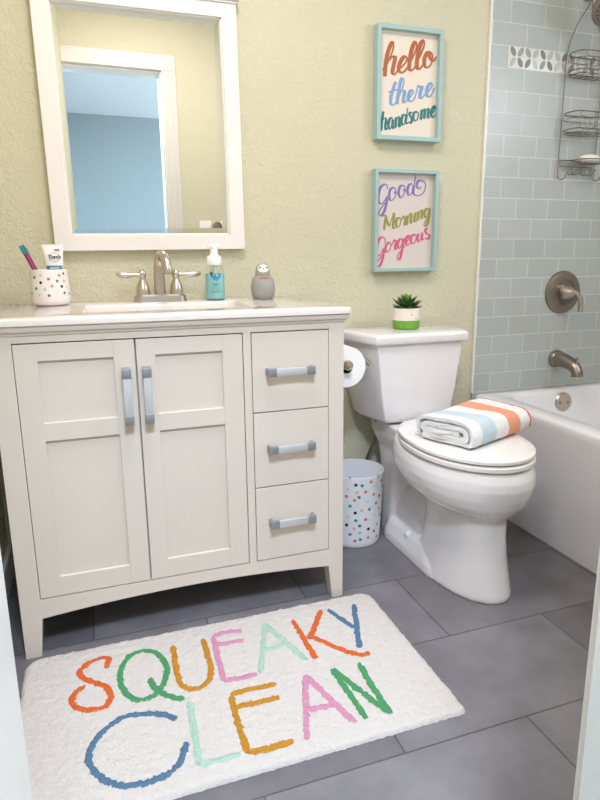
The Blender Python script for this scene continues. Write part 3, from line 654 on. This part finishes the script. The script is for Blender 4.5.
# ================================================================== TOILET
TX = 1.352; BX = TX+.012
to = thing('toilet', (TX, -.3, 0), 'white two-piece toilet with closed lid between vanity and bathtub', 'toilet')
bm = new()
loft(bm, [egg(-.53, -.745, -.41, .116, 0, eb=.4), egg(-.53, -.746, -.41, .1155, .012, eb=.4), egg(-.53, -.738, -.41, .108, .05, eb=.4), egg(-.53, -.726, -.415, .0965, .12, eb=.4), egg(-.53, -.718, -.415, .0895, .19, eb=.4),
          egg(-.53, -.716, -.405, .0895, .238, eb=.45), egg(-.525, -.722, -.38, .102, .254, eb=.6), egg(-.52, -.744, -.33, .140, .275, eb=.7), egg(-.515, -.762, -.28, .166, .302, eb=.8), egg(-.51, -.774, -.25, .180, .332, eb=.85),
          egg(-.505, -.781, -.23, .1865, .362, eb=.85), egg(-.505, -.779, -.225, .1845, .388, eb=.85), egg(-.505, -.768, -.225, .176, .412, eb=.85), egg(-.505, -.755, -.23, .166, .418, eb=.85)])
loft(bm, [rrect(-.092, .092, -.42, -.15, .05, .0), rrect(-.085, .085, -.44, -.15, .045, .14), rrect(-.06, .06, -.44, -.15, .04, .19), rrect(-.04, .04, -.40, -.15, .03, .24)])   # trapway
loft(bm, [rrect(-.098, .098, -.26, -.11, .045, .0), rrect(-.095, .095, -.255, -.11, .045, .2), rrect(-.10, .10, -.29, -.075, .05, .33), rrect(-.115, .115, -.33, -.045, .05, .38), rrect(-.118, .118, -.34, -.04, .05, .425), rrect(-.113, .113, -.335, -.045, .05, .43)])  # rear column and deck
loft(bm, [rrect(-.123, .123, -.60, -.155, .075, 0), rrect(-.120, .120, -.58, -.158, .075, .028), rrect(-.106, .106, -.52, -.165, .07, .068), rrect(-.095, .095, -.5, -.17, .06, .08)])      # foot flange
bmesh.ops.translate(bm, verts=bm.verts, vec=(BX, 0, 0))
bowl = obj('bowl', bm, CHINA, to, 0)
mods(bowl, ('REMESH', dict(mode='VOXEL', voxel_size=.0045, use_smooth_shade=True)), ('SMOOTH', dict(factor=.5, iterations=6)))
for p in bowl.data.polygons: p.use_smooth = True
def hexring(fx, fy, bx, by, yb, z): return [(TX-fx, fy, z), (TX+fx, fy, z), (TX+bx, by, z), (TX+bx, yb, z), (TX-bx, yb, z), (TX-bx, by, z)]
bm = new(); loft(bm, [hexring(.118, -.236, .150, -.10, -.045, .437), hexring(.128, -.246, .162, -.10, -.04, .447), hexring(.146, -.250, .185, -.095, -.035, .55), hexring(.166, -.256, .208, -.095, -.032, .722)])
tank = obj('tank', bm, CHINA, to, 0); mods(tank, ('BEVEL', dict(width=.014, segments=4, limit_method='ANGLE', angle_limit=.25))); smooth_by_angle(tank.data, 60)
bm = new(); loft(bm, [hexring(.176, -.268, .222, -.104, -.028, .720), hexring(.179, -.271, .225, -.104, -.026, .728), hexring(.179, -.271, .225, -.104, -.026, .748), hexring(.172, -.262, .218, -.102, -.030, .757)])
lid = obj('tank_lid', bm, CHINA, to, 0); mods(lid, ('BEVEL', dict(width=.008, segments=4, limit_method='ANGLE', angle_limit=.25))); smooth_by_angle(lid.data, 60)
bm = new()
loft(bm, [egg(-.52, -.764, -.285, .172, .4185, eb=.85, x0=BX), egg(-.52, -.772, -.28, .181, .423, eb=.85, x0=BX), egg(-.52, -.772, -.28, .181, .4335, eb=.85, x0=BX), egg(-.52, -.764, -.285, .174, .4375, eb=.85, x0=BX)])
obj('seat', bm, SEATM, to, 45)
bm = new()
loft(bm, [egg(-.53, -.758, -.272, .168, .4400, eb=.8, x0=BX), egg(-.53, -.768, -.265, .178, .4435, eb=.8, x0=BX), egg(-.53, -.768, -.265, .178, .452, eb=.8, x0=BX), egg(-.53, -.760, -.27, .171, .4565, eb=.8, x0=BX), egg(-.53, -.735, -.285, .15, .459, eb=.8, x0=BX), egg(-.53, -.62, -.4, .07, .4605, eb=.8, x0=BX)])
obj('seat_lid', bm, SEATM, to, 45)
for s in (-1, 1):
    bm = new(); tube(bm, [(BX+s*.045, -.272, .441), (BX+s*.080, -.268, .441)], .010, 14); obj('hinge', bm, SEATM, to)
    bm = new(); lathe(bm, [(.0155, 0), (.0155, .004), (.013, .012), (.007, .017), (.0, .018)], (BX+s*.098, -.36, .066), 24); obj('bolt_cap', bm, SEATM, to)
# flush lever on the chamfered left side of the tank
bm = new()
A = Vector((TX-.192, -.185, .672)); nrm = Vector((-.166, -.043, 0)).normalized(); al = Vector((.043, -.166, 0)).normalized()
tube(bm, [A-nrm*.004, A+nrm*.018], .009, 14)
pts = catmull([A+nrm*.018-al*.006, A+nrm*.02+al*.02+Vector((0,0,-.002)), A+nrm*.022+al*.052+Vector((0,0,-.007)), A+nrm*.021+al*.074+Vector((0,0,-.014))], 6)
tube(bm, pts, [.0075+.0035*math.sin(PI*i/(len(pts)-1)) for i in range(len(pts))], 12)
obj('flush_handle', bm, CHROME, to, label='chrome flush lever')

# water supply
ws = thing('water_supply', (1.235, -.03, .18), 'grey braided water supply hose on the wall beneath the toilet tank', 'pipe')
bm = new(); lathe(bm, [(.022, 0), (.022, .004), (.008, .006), (.008, .05), (.012, .051), (.012, .075), (.0, .076)], (1.23, 0, .17), 20, 'Y'); obj('stop_valve', bm, CHROME, ws)
bm = new(); tube(bm, catmull([(1.23, -.065, .175), (1.23, -.066, .23), (1.245, -.08, .29), (1.262, -.10, .36), (1.258, -.12, .41), (1.255, -.12, .425)], 8), .006, 10); obj('hose', bm, mat('grey_braid', '#6f6d69', .4, .6), ws)
bm = new(); lathe(bm, [(.014, .415), (.014, .437)], (1.255, -.12, 0), 8); obj('coupling_nut', bm, mat('grey_plastic_nut', '#8d8b88', .5), ws)

# ================================================================== TOILET ROLL
rc = (1.045, -.30, .666); RR = .066
hl = thing('toilet_roll_holder', (.944, -.3, .70), 'brushed nickel toilet roll holder on the right side of the vanity', 'toilet roll holder')
bm = new(); lathe(bm, [(.022, 0), (.022, .005), (.012, .009), (.010, .014), (.010, .09)], (.9435, -.345, rc[2]+.012), 24, 'X'); obj('mount', bm, NICKEL, hl)
bm = new(); tube(bm, [(1.036, -.345, rc[2]+.012), (1.036, -.19, rc[2]+.012)], .0075, 14); obj('rod', bm, NICKEL, hl)
bm = new(); lathe(bm, [(.008, -.014), (.0135, -.010), (.0155, 0), (.0155, .012), (.012, .019), (.0, .022)], (1.036, -.345, rc[2]+.012), 20, 'Y'); obj('knob', bm, NICKEL, hl)
rl = thing('toilet_roll', (rc[0], rc[1], rc[2]), 'white toilet paper roll on the holder between vanity and toilet', 'toilet roll')
bm = new(); n = 56; rings = []
for r, y in ((.0205, -.32), (RR-.001, -.32), (RR, -.319), (RR, -.213), (RR-.001, -.212), (.0205, -.212)):
    rings.append([(rc[0]+r*math.cos(2*PI*i/n), y, rc[2]+r*math.sin(2*PI*i/n)) for i in range(n)])
loft(bm, rings+[rings[0]], False, False); obj('paper', bm, TISSUE, rl)
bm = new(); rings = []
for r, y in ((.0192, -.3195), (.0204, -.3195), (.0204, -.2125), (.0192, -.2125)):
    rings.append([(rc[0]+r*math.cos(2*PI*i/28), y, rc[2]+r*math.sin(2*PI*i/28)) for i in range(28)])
loft(bm, rings+[rings[0]], False, False); obj('core', bm, mat('shaded_card_core', '#2a221a', .9), rl)  # card colour darkened to stand for the shade inside the roll

# ================================================================== SUCCULENT
px, py, pz = 1.358, -.13, .7575
su = thing('potted_succulent', (px, py, pz), 'small green succulent in white and green pot on the toilet tank', 'potted plant')
POTW = mat('cream_pot_glaze', '#f0e4d6', .35, var=.01); POTG = mat('green_pot_glaze', '#72a83c', .4, var=.04)
pot = [(.042, 0), (.046, .002), (.0475, .006), (.0482, .031), (.0482, .0312), (.049, .073), (.0485, .0745), (.0465, .0745), (.046, .068), (.0, .066)]
bm = new(); lathe(bm, pot, (px, py, pz), 44)
for f in bm.faces:
    c = f.calc_center_median()
    if c.z < pz+.0313: f.material_index = 1
obj('pot', bm, [POTW, POTG], su)
def pot_pt(u, z, r=.0492): a = -PI/2+.12+u/r; return (px+r*math.cos(a), py+r*math.sin(a), pz+z)
bm = new()
for u in (-.010, .034):
    bm.faces.new([bm.verts.new(pot_pt(u+.0021*math.cos(q), .0525+.0021*math.sin(q))) for q in [2*PI*i/14 for i in range(14)]])
sm = [(.012+.0105*s, .0405-.0032*(1-s*s)) for s in [i/5-1 for i in range(11)]]
for (a, b), (c, d) in zip(sm, sm[1:]): bm.faces.new([bm.verts.new(pot_pt(*q)) for q in ((a, b-.0005), (c, d-.0005), (c, d+.0005), (a, b+.0005))])
obj('painted_face', bm, BLACK, su, 0)
bm = new(); lathe(bm, [(.0455, .066), (.03, .0685), (0, .07)], (px, py, pz), 24); obj('soil', bm, mat('dark_soil', '#2e2a20', .95, bump=.002, bscale=150), su)
LEAF = mat('succulent_leaf', '#41662f', .45, var=.3, vscale=35); LEAF2 = mat('succulent_leaf_young', '#76983f', .45, var=.2, vscale=35)
bm = new(); idx = 0
for layer, (cnt, tilt, ln, wd, base) in enumerate(((10, 4, .060, .0125, .071), (9, 20, .062, .0125, .074), (8, 36, .052, .012, .078), (6, 54, .042, .011, .083), (5, 72, .034, .010, .086))):
    for k in range(cnt):
        az = 2*PI*k/cnt+layer*.42+random.uniform(-.1, .1); ti = math.radians(tilt+random.uniform(-5, 5)); L = ln*random.uniform(.9, 1.08)
        d = Vector((math.cos(az)*math.cos(ti), math.sin(az)*math.cos(ti), math.sin(ti))); s = Vector((-math.sin(az), math.cos(az), 0)); u = s.cross(d)*-1
        if u.z < 0: u = -u
        rings = []
        for i in range(9):
            q = i/8; w = wd*(math.sin(PI*(.12+.86*q**.8))**.8)*(1 if q < 1 else .05); th = w*.34
            p = Vector((px, py, pz+base))+d*(L*q)+u*(.010*q*q)
            rings.append([p-s*w+u*th*.7, p-s*w*.5-u*th*.6, p-u*th, p+s*w*.5-u*th*.6, p+s*w+u*th*.7, p+u*th*.15])
        n0 = len(bm.faces); loft(bm, rings); bm.faces.ensure_lookup_table()
        for f in bm.faces[n0:]: f.material_index = 1 if layer > 2 else 0
obj('leaves', bm, [LEAF, LEAF2], su, 50)

# ================================================================== WASTE BIN
bc = (1.136, -.185)
pr = [(.080, 0), (.088, .001), (.0915, .006), (.0925, .02), (.1045, .262), (.1055, .266), (.105, .269), (.1035, .269), (.103, .264), (.0905, .02), (.088, .008), (0, .007)]
bm = new(); lathe(bm, pr, (bc[0], bc[1], 0), 64)
dots(bm, BIN_DOTS, bc, 0, pr[:5], .006, KEYS, 45, (.02, .25))
b = obj('waste_bin', bm, [BINW]+[DOTM[k] for k in KEYS], smooth=35); tag(b, 'white waste bin with coloured polka dots on the floor beside the vanity', 'waste bin')

# ================================================================== TOWEL on the toilet lid
def towel():
    org = Vector((1.285, -.655, .4605)); ang = math.radians(22)
    U = Vector((math.cos(ang), math.sin(ang), 0)); V = Vector((-math.sin(ang), math.cos(ang), 0))
    Lu, Lv = .320, .19
    # folded path in (v, z): two nested turns, ends as a loose roll at the front edge
    H = .062
    th = .0085
    path = [(.172, .012), (.12, .010), (.05, .011), (.018, .014), (.008, .024), (.012, .036), (.032, .042), (.07, .040), (.12, .041), (.160, .039), (.174, .031), (.166, .024), (.12, .026), (.06, .026), (.036, .0265)]
    outer = [(.190, .0085), (.19, .03), (.185, .048), (.16, .055), (.10, .057), (.04, .057), (.005, .053), (-.010, .038), (-.012, .022), (-.004, .010), (.03, .0085), (.1, .0085), (.17, .0085)]
    bm = new()
    def sweep(p2, th, useg=56, closed=False, jitter=0.0016):
        P = catmull([(a, b, 0) for a, b in p2], 5); m = len(P); rings = []
        for iu in range(useg+1):
            u = iu/useg; ring_a, ring_b = [], []
            for i in range(m):
                t = P[min(i+1, m-1)]-P[max(i-1, 0)]; t.normalize(); nn = Vector((-t.y, t.x, 0))
                droop = 0
                sag = 1+.10*math.sin(5*u+P[i].x*18)*.5
                for lst, s in ((ring_a, 1), (ring_b, -1)):
                    tt = th*(.72+.28*min(1, u*22, (1-u)*22))
                    q = P[i]+nn*s*tt*.5
                    w = org+U*(u*Lu+.004*math.sin(40*P[i].x+u))+V*q.x+Vector((0, 0, max(.0004, q.y*sag)))
                    j = noise.noise(w*55)*jitter+noise.noise(w*210)*jitter*.55
                    w += (U*0+V*nn.x+Vector((0, 0, nn.y)))*s*j
                    w.z = max(w.z, org.z+.0005)
                    ring_a.append(w) if s == 1 else ring_b.append(w)
            rings.append(ring_a+ring_b[::-1])
        loft(bm, rings)
    sweep([(a, b*1.24) for a, b in outer], .014); sweep([(a*.95+.003, b*1.05+.009) for a, b in path], .0205, jitter=.0024)
    return obj('folded_towel', bm, None, smooth=70), U, org, Lu
tw, U_, og, Lu_ = towel()
m = mat('striped_terry', '#f0eeec', .95, var=0, bump=.0022, bscale=520, spec=.1, detail=2); nt = m.node_tree; b = nt.nodes['Principled BSDF']
tc = nt.nodes.new('ShaderNodeTexCoord'); dp = nt.nodes.new('ShaderNodeVectorMath'); dp.operation = 'DOT_PRODUCT'; dp.inputs[1].default_value = U_
nt.links.new(tc.outputs['Object'], dp.inputs[0])
mr = nt.nodes.new('ShaderNodeMapRange'); d0 = og.dot(U_); mr.inputs['From Min'].default_value = d0; mr.inputs['From Max'].default_value = d0+Lu_
nt.links.new(dp.outputs['Value'], mr.inputs['Value'])
cr = nt.nodes.new('ShaderNodeValToRGB'); cr.color_ramp.interpolation = 'CONSTANT'; el = cr.color_ramp.elements
stops = [(0, '#f1efee'), (.13, '#cbd8df'), (.36, '#f1eee9'), (.58, '#eea486'), (.79, '#f1eeea'), (.965, '#de6a70')]
el[0].position = 0; el[0].color = lin(stops[0][1])+(1,); el[1].position = stops[1][0]; el[1].color = lin(stops[1][1])+(1,)
for p, h in stops[2:]: e = el.new(p); e.color = lin(h)+(1,)
nt.links.new(mr.outputs['Result'], cr.inputs['Fac']); nt.links.new(cr.outputs['Color'], b.inputs['Base Color'])
tw.data.materials.clear(); tw.data.materials.append(m)
tag(tw, 'folded striped towel in blue, orange and red on the closed toilet lid', 'towel')

# ================================================================== BATH MAT
rg = thing('bath_mat', (.53, -.81, 0), 'white tufted bath mat with colourful lettering on the grey tile floor', 'bath mat')
rx0, rx1, ry0, ry1 = .058, 1.020, -1.088, -.553
def rug_h(x, y):
    n = noise.noise(Vector((x*60, y*60, 0)))*.0022+noise.noise(Vector((x*190, y*190, 3)))*.0032+noise.noise(Vector((x*9, y*9, 7)))*.002
    return .0115+n
bm = new(); nx, ny = 250, 140; G = []
for j in range(ny+1):
    row = []
    for i in range(nx+1):
        x = rx0+(rx1-rx0)*i/nx; y = ry0+(ry1-ry0)*j/ny
        # pull the corners in to a radius
        rad = .012 if x > .5 and y < -.8 else .04
        ex = max(rx0+rad-x, x-(rx1-rad), 0); ey = max(ry0+rad-y, y-(ry1-rad), 0)
        if ex > 0 and ey > 0:
            d = math.hypot(ex, ey); k = max(ex, ey)/d
            x += (ex*k-ex)*(1 if x < .5 else -1)*-1; y += (ey*k-ey)*(1 if y < -.8 else -1)*-1
        e = min(i, nx-i, j, ny-j); edge = min(1, e/4)
        h = rug_h(x, y)*math.sqrt(max(0, 1-(1-edge)**2)) if edge < 1 else rug_h(x, y)
        jx = noise.noise(Vector((x*90, y*90, 11)))*.0025; jy = noise.noise(Vector((x*90, y*90, 17)))*.0025
        row.append(bm.verts.new((x+jx, y+jy, max(.0008, h))))
    G.append(row)
for j in range(ny):
    for i in range(nx): bm.faces.new((G[j][i], G[j][i+1], G[j+1][i+1], G[j+1][i]))
RUGM = mat('white_cotton_tufts', '#cfc7c1', .95, var=.06, vscale=120, bump=.004, bscale=330, spec=.1, detail=3)
obj('pile', bm, RUGM, rg, 180, recalc=False)
RC = {'orange': '#cf6434', 'green': '#4f9160', 'ochre': '#bb832d', 'pink': '#c98ca5', 'mint': '#a8c3b3', 'blue': '#58758f'}
RCM = {k: mat(k+'_tufts', v, .95, var=.12, vscale=140, bump=.004, bscale=330, spec=.1) for k, v in RC.items()}
for ch, colr, strokes in RUG:
    bm = new()
    for si, s in enumerate(strokes):
        P = [Vector((a/1e4, b/1e4, 0)) for a, b in s]
        if len(P) == 2: P = [P[0], P[0].lerp(P[1], .5), P[1]]
        P = catmull(P, 14)
        # resample to an even step
        Q = [P[0]]; 
        for p in P[1:]:
            if (p-Q[-1]).length > .0028: Q.append(p)
        n = len(Q); rows = []
        for i, p in enumerate(Q):
            t = (Q[min(i+1, n-1)]-Q[max(i-1, 0)]).normalized(); nn = Vector((-t.y, t.x, 0))
            cap = min(1, (min(i, n-1-i)+1)/3)
            hw = .0086*cap**.5
            row = []
            for k in range(-3, 4):
                u = k/3; wob = 1+.36*noise.noise(Vector((p.x*85, p.y*85, 5+math.copysign(3, u))))+.34*noise.noise(Vector((p.x*230, p.y*230, 5+math.copysign(3, u))))
                q = p+nn*hw*u*wob
                z = max(rug_h(q.x, q.y), .0)+.0034*(1-u*u)**.5+noise.noise(Vector((q.x*260, q.y*260, 9)))*.0026-.0009
                row.append(bm.verts.new((q.x, q.y, z+si*.0004)))
            rows.append(row)
        for a, b in zip(rows, rows[1:]):
            for k in range(6): bm.faces.new((a[k], a[k+1], b[k+1], b[k]))
    obj('letter', bm, RCM[colr], rg, 180, label='%s letter %s' % (colr, ch))

# ================================================================== SHOWER FITTINGS
vx, vz = 2.158, .861
sv = thing('shower_valve', (vx, -.009, vz), 'round brushed nickel shower valve with lever handle on the tile wall', 'shower valve')
bm = new(); lathe(bm, [(.088, 0), (.0885, .004), (.085, .010), (.070, .014), (.052, .0155), (.050, .012), (.032, .012), (.032, .02), (0, .02)], (vx, -.009, vz), 56, 'Y'); obj('escutcheon', bm, DNICKEL, sv)
bm = new(); lathe(bm, [(.031, .018), (.031, .03), (.027, .042), (.019, .056), (.013, .066), (.0, .070)], (vx, -.009, vz), 32, 'Y'); hub = obj('hub', bm, NICKEL, sv)
bm = new(); pts = catmull([(vx+.004, -.07, vz+.006), (vx+.022, -.075, vz-.006), (vx+.038, -.078, vz-.03), (vx+.043, -.077, vz-.058), (vx+.043, -.076, vz-.078)], 6)
tube(bm, pts, [.008+.004*(i/(len(pts)-1)) for i in range(len(pts))], 12); obj('lever', bm, NICKEL, hub)
tspo = thing('tub_spout', (2.152, -.009, .58), 'brushed nickel tub spout with diverter knob above the bathtub', 'tub spout')
bm = new(); lathe(bm, [(.037, 0), (.038, .006), (.036, .016), (.031, .022)], (2.152, -.009, .580), 32, 'Y')
pts = catmull([(2.152, -.02, .580), (2.152, -.055, .579), (2.153, -.09, .572), (2.154, -.118, .560), (2.155, -.136, .54), (2.155, -.14, .522)], 7)
tube(bm, pts, [.033-.010*min(1, i/(len(pts)-1)*1.3) for i in range(len(pts))], 22); obj('spout_body', bm, DNICKEL, tspo)
bm = new(); lathe(bm, [(.004, 0), (.004, .012), (.0075, .014), (.0075, .021), (.0, .023)], (2.155, -.132, .578), 16); obj('diverter_knob', bm, NICKEL, tspo)
# shower head
sh = thing('showerhead', (2.16, -.009, 1.98), 'round brushed nickel shower head on its wall arm above the wire caddy', 'shower head')
bm = new(); lathe(bm, [(.03, 0), (.03, .004), (.012, .008)], (2.16, -.009, 1.985), 24, 'Y'); tube(bm, catmull([(2.16, -.012, 1.985), (2.16, -.06, 1.985), (2.145, -.11, 1.965), (2.120, -.15, 1.93)], 6), .0095, 12); obj('arm', bm, DNICKEL, sh)
hc = Vector((2.105, -.19, 1.865)); ax = Vector((-.10, -.62, -.60)).normalized()
s1 = ax.orthogonal().normalized(); s2 = ax.cross(s1)
def hring(r, h): return [hc+ax*h+s1*r*math.cos(2*PI*i/40)+s2*r*math.sin(2*PI*i/40) for i in range(40)]
bm = new(); loft(bm, [hring(.013, -.085), hring(.017, -.06), hring(.030, -.04), hring(.056, -.02), hring(.0625, -.008), hring(.0625, 0), hring(.058, .004)]); obj('head', bm, DNICKEL, sh)
bm = new()
for rr_, cnt in ((.018, 8), (.034, 14), (.048, 20)):
    for i in range(cnt):
        a = 2*PI*i/cnt; p = hc+ax*.004+s1*rr_*math.cos(a)+s2*rr_*math.sin(a)
        tube(bm, [p-ax*.002, p+ax*.0012], .0023, 8)
obj('nozzles', bm, BLACK, sh)
# wire caddy hanging from the shower arm
cd = thing('shower_caddy', (2.158, -.02, 1.3), 'bronze wire shower caddy with two baskets hanging on the tile wall', 'shower caddy')
CX, CH, CYB, CYF = 2.168, .094, -.016, -.102
bm = new()
arch = [(CX-CH+.004, CYB-.004, 1.315), (CX-CH+.004, CYB-.004, 1.55), (CX-CH+.006, CYB-.004, 1.76), (CX-CH+.036, CYB-.005, 1.855), (CX-.028, CYB-.006, 1.905), (CX-.004, CYB-.01, 1.945), (CX-.002, CYB-.012, 1.985), (CX+.004, CYB-.012, 1.985), (CX+.006, CYB-.01, 1.945), (CX+.028, CYB-.006, 1.905), (CX+CH-.036, CYB-.005, 1.855), (CX+CH-.006, CYB-.004, 1.76), (CX+CH-.004, CYB-.004, 1.55), (CX+CH-.004, CYB-.004, 1.315)]
tube(bm, catmull(arch, 8), 0.00203, 8)
tube(bm, [(CX-CH+.004, CYB-.004, 1.380), (CX+CH-.004, CYB-.004, 1.380)], 0.00218, 8)
tube(bm, [(CX-CH+.004, CYB-.004, 1.358), (CX+CH-.004, CYB-.004, 1.358)], 0.00187, 8)
obj('hanger_frame', bm, WIRE, cd)
def brect(z, ins=0): return [Vector(p) for p in rrect(CX-CH+ins, CX+CH-ins, CYF+ins, CYB-ins*.2, .035, z, 6)]
for z0, z1 in ((1.682, 1.757), (1.474, 1.547)):
    bm = new()
    tube(bm, brect(z1), 0.00211, 7, True); tube(bm, brect(z1-.022), 0.00140, 7, True); tube(bm, brect(z0+.012), 0.00211, 7, True); tube(bm, brect(z0, .008), 0.00172, 7, True)
    for i in range(7):
        x = CX-CH+.016+.0257*i; tube(bm, [(x, CYF+.008, z0), (x, CYB-.003, z0)], 0.00125, 6)
    for i in range(6): # uprights
        x = CX-CH+.03+(2*CH-.06)*i/5; tube(bm, [(x, CYF, z0+.012), (x, CYF, z1-.022)], 0.00109, 6)
    for yy in (CYF+.035, CYB-.02):
        for sx_ in (-1, 1): tube(bm, [(CX+sx_*CH, yy, z0+.012), (CX+sx_*CH, yy, z1)], 0.00125, 6)
    for i in range(2): # long oval loops along the front
        ccx = CX-CH+.058+.072*i
        for zz, hh in ((z1-.011, .0105), (z0+.018, .012)):
            tube(bm, [(ccx+.04*math.cos(q), CYF-.001, zz+hh*math.sin(q)) for q in [2*PI*k/20 for k in range(20)]], 0.00109, 6, True)
    obj('basket', bm, WIRE, cd)
bm = new()      # soap tray
tr = lambda z, k: [Vector((CX+.02+.062*k*math.cos(q), -.062+.044*k*math.sin(q), z)) for q in [2*PI*i/28 for i in range(28)]]
tube(bm, tr(1.378, 1), 0.00187, 7, True); tube(bm, tr(1.364, .62), 0.00125, 7, True)
for i in range(7):
    x = CX-.03+.017*i; tube(bm, catmull([(x, -.03, 1.378), (x, -.045, 1.366), (x, -.075, 1.365), (x, -.1, 1.364)], 4), 0.00125, 6)
for sx_ in (-1, 1): tube(bm, [(CX+sx_*(CH-.004), CYB-.004, 1.380), (CX+.02+sx_*.058, -.045, 1.378)], .002, 6)
obj('soap_tray', bm, WIRE, cd)
for hx in (-.090, -.045, -.022, .022, .045, .082):
    bm = new(); x = CX+hx; big = abs(hx) > .07; d = .045 if big else .026
    z0 = 1.358; tube(bm, catmull([(x, CYB-.005, z0), (x, CYB-.006, z0-d*.8), (x+.004, CYB-.014, z0-d-.006), (x+.012, CYB-.03, z0-d-.002), (x+.02, CYB-.04, z0-d*.45)], 6), .002, 7); obj('hook', bm, WIRE, cd)
bm = new()
lathe(bm, [(.012, 0), (.022, .004), (.026, .011), (.022, .018), (.012, .022), (.0, .0225)], (0, 0, 0), 32)
bmesh.ops.scale(bm, vec=(1.9, 1.1, 1.35), verts=bm.verts); bmesh.ops.translate(bm, verts=bm.verts, vec=(CX+.024, -.062, 1.3685))
sb = obj('soap_bar', bm, mat('white_soap', '#f2ede4', .45), smooth=60); tag(sb, 'white oval soap bar lying on the lower tray of the shower caddy', 'soap')

# ================================================================== THINGS SEEN IN THE MIRROR
for x0, lab in ((.93, 'white wall switch plate seen in the mirror, left of the dark knob'), (1.052, 'white wall switch plate seen in the mirror, right of the dark knob')):
    t = thing('switch_plate', (x0+.035, DY, 1.172), lab, 'light switch')
    bm = new(); box(bm, x0, x0+.07, DY, DY+.006, 1.117, 1.231, .002); obj('plate', bm, WHITEP, t, 30)
    bm = new(); box(bm, x0+.029, x0+.041, DY+.005, DY+.017, 1.178, 1.188, .001); box(bm, x0+.029, x0+.041, DY+.005, DY+.012, 1.15, 1.178, .001); obj('toggle', bm, WHITEP, t, 30)
t = thing('towel_hook', (1.031, DY, 1.196), 'dark nickel robe hook knob on the door wall seen in the mirror', 'hook')
bm = new(); lathe(bm, [(.024, 0), (.024, -.006), (.014, -.01), (.012, -.03)], (1.031, DY, 1.196), 24, 'Y'); obj('rosette', bm, DNICKEL, t)
bm = new(); lathe(bm, [(.012, -.028), (.024, -.034), (.027, -.046), (.022, -.058), (.0, -.063)], (1.031, DY, 1.196), 24, 'Y'); obj('knob', bm, DNICKEL, t)
# ceiling lamp above
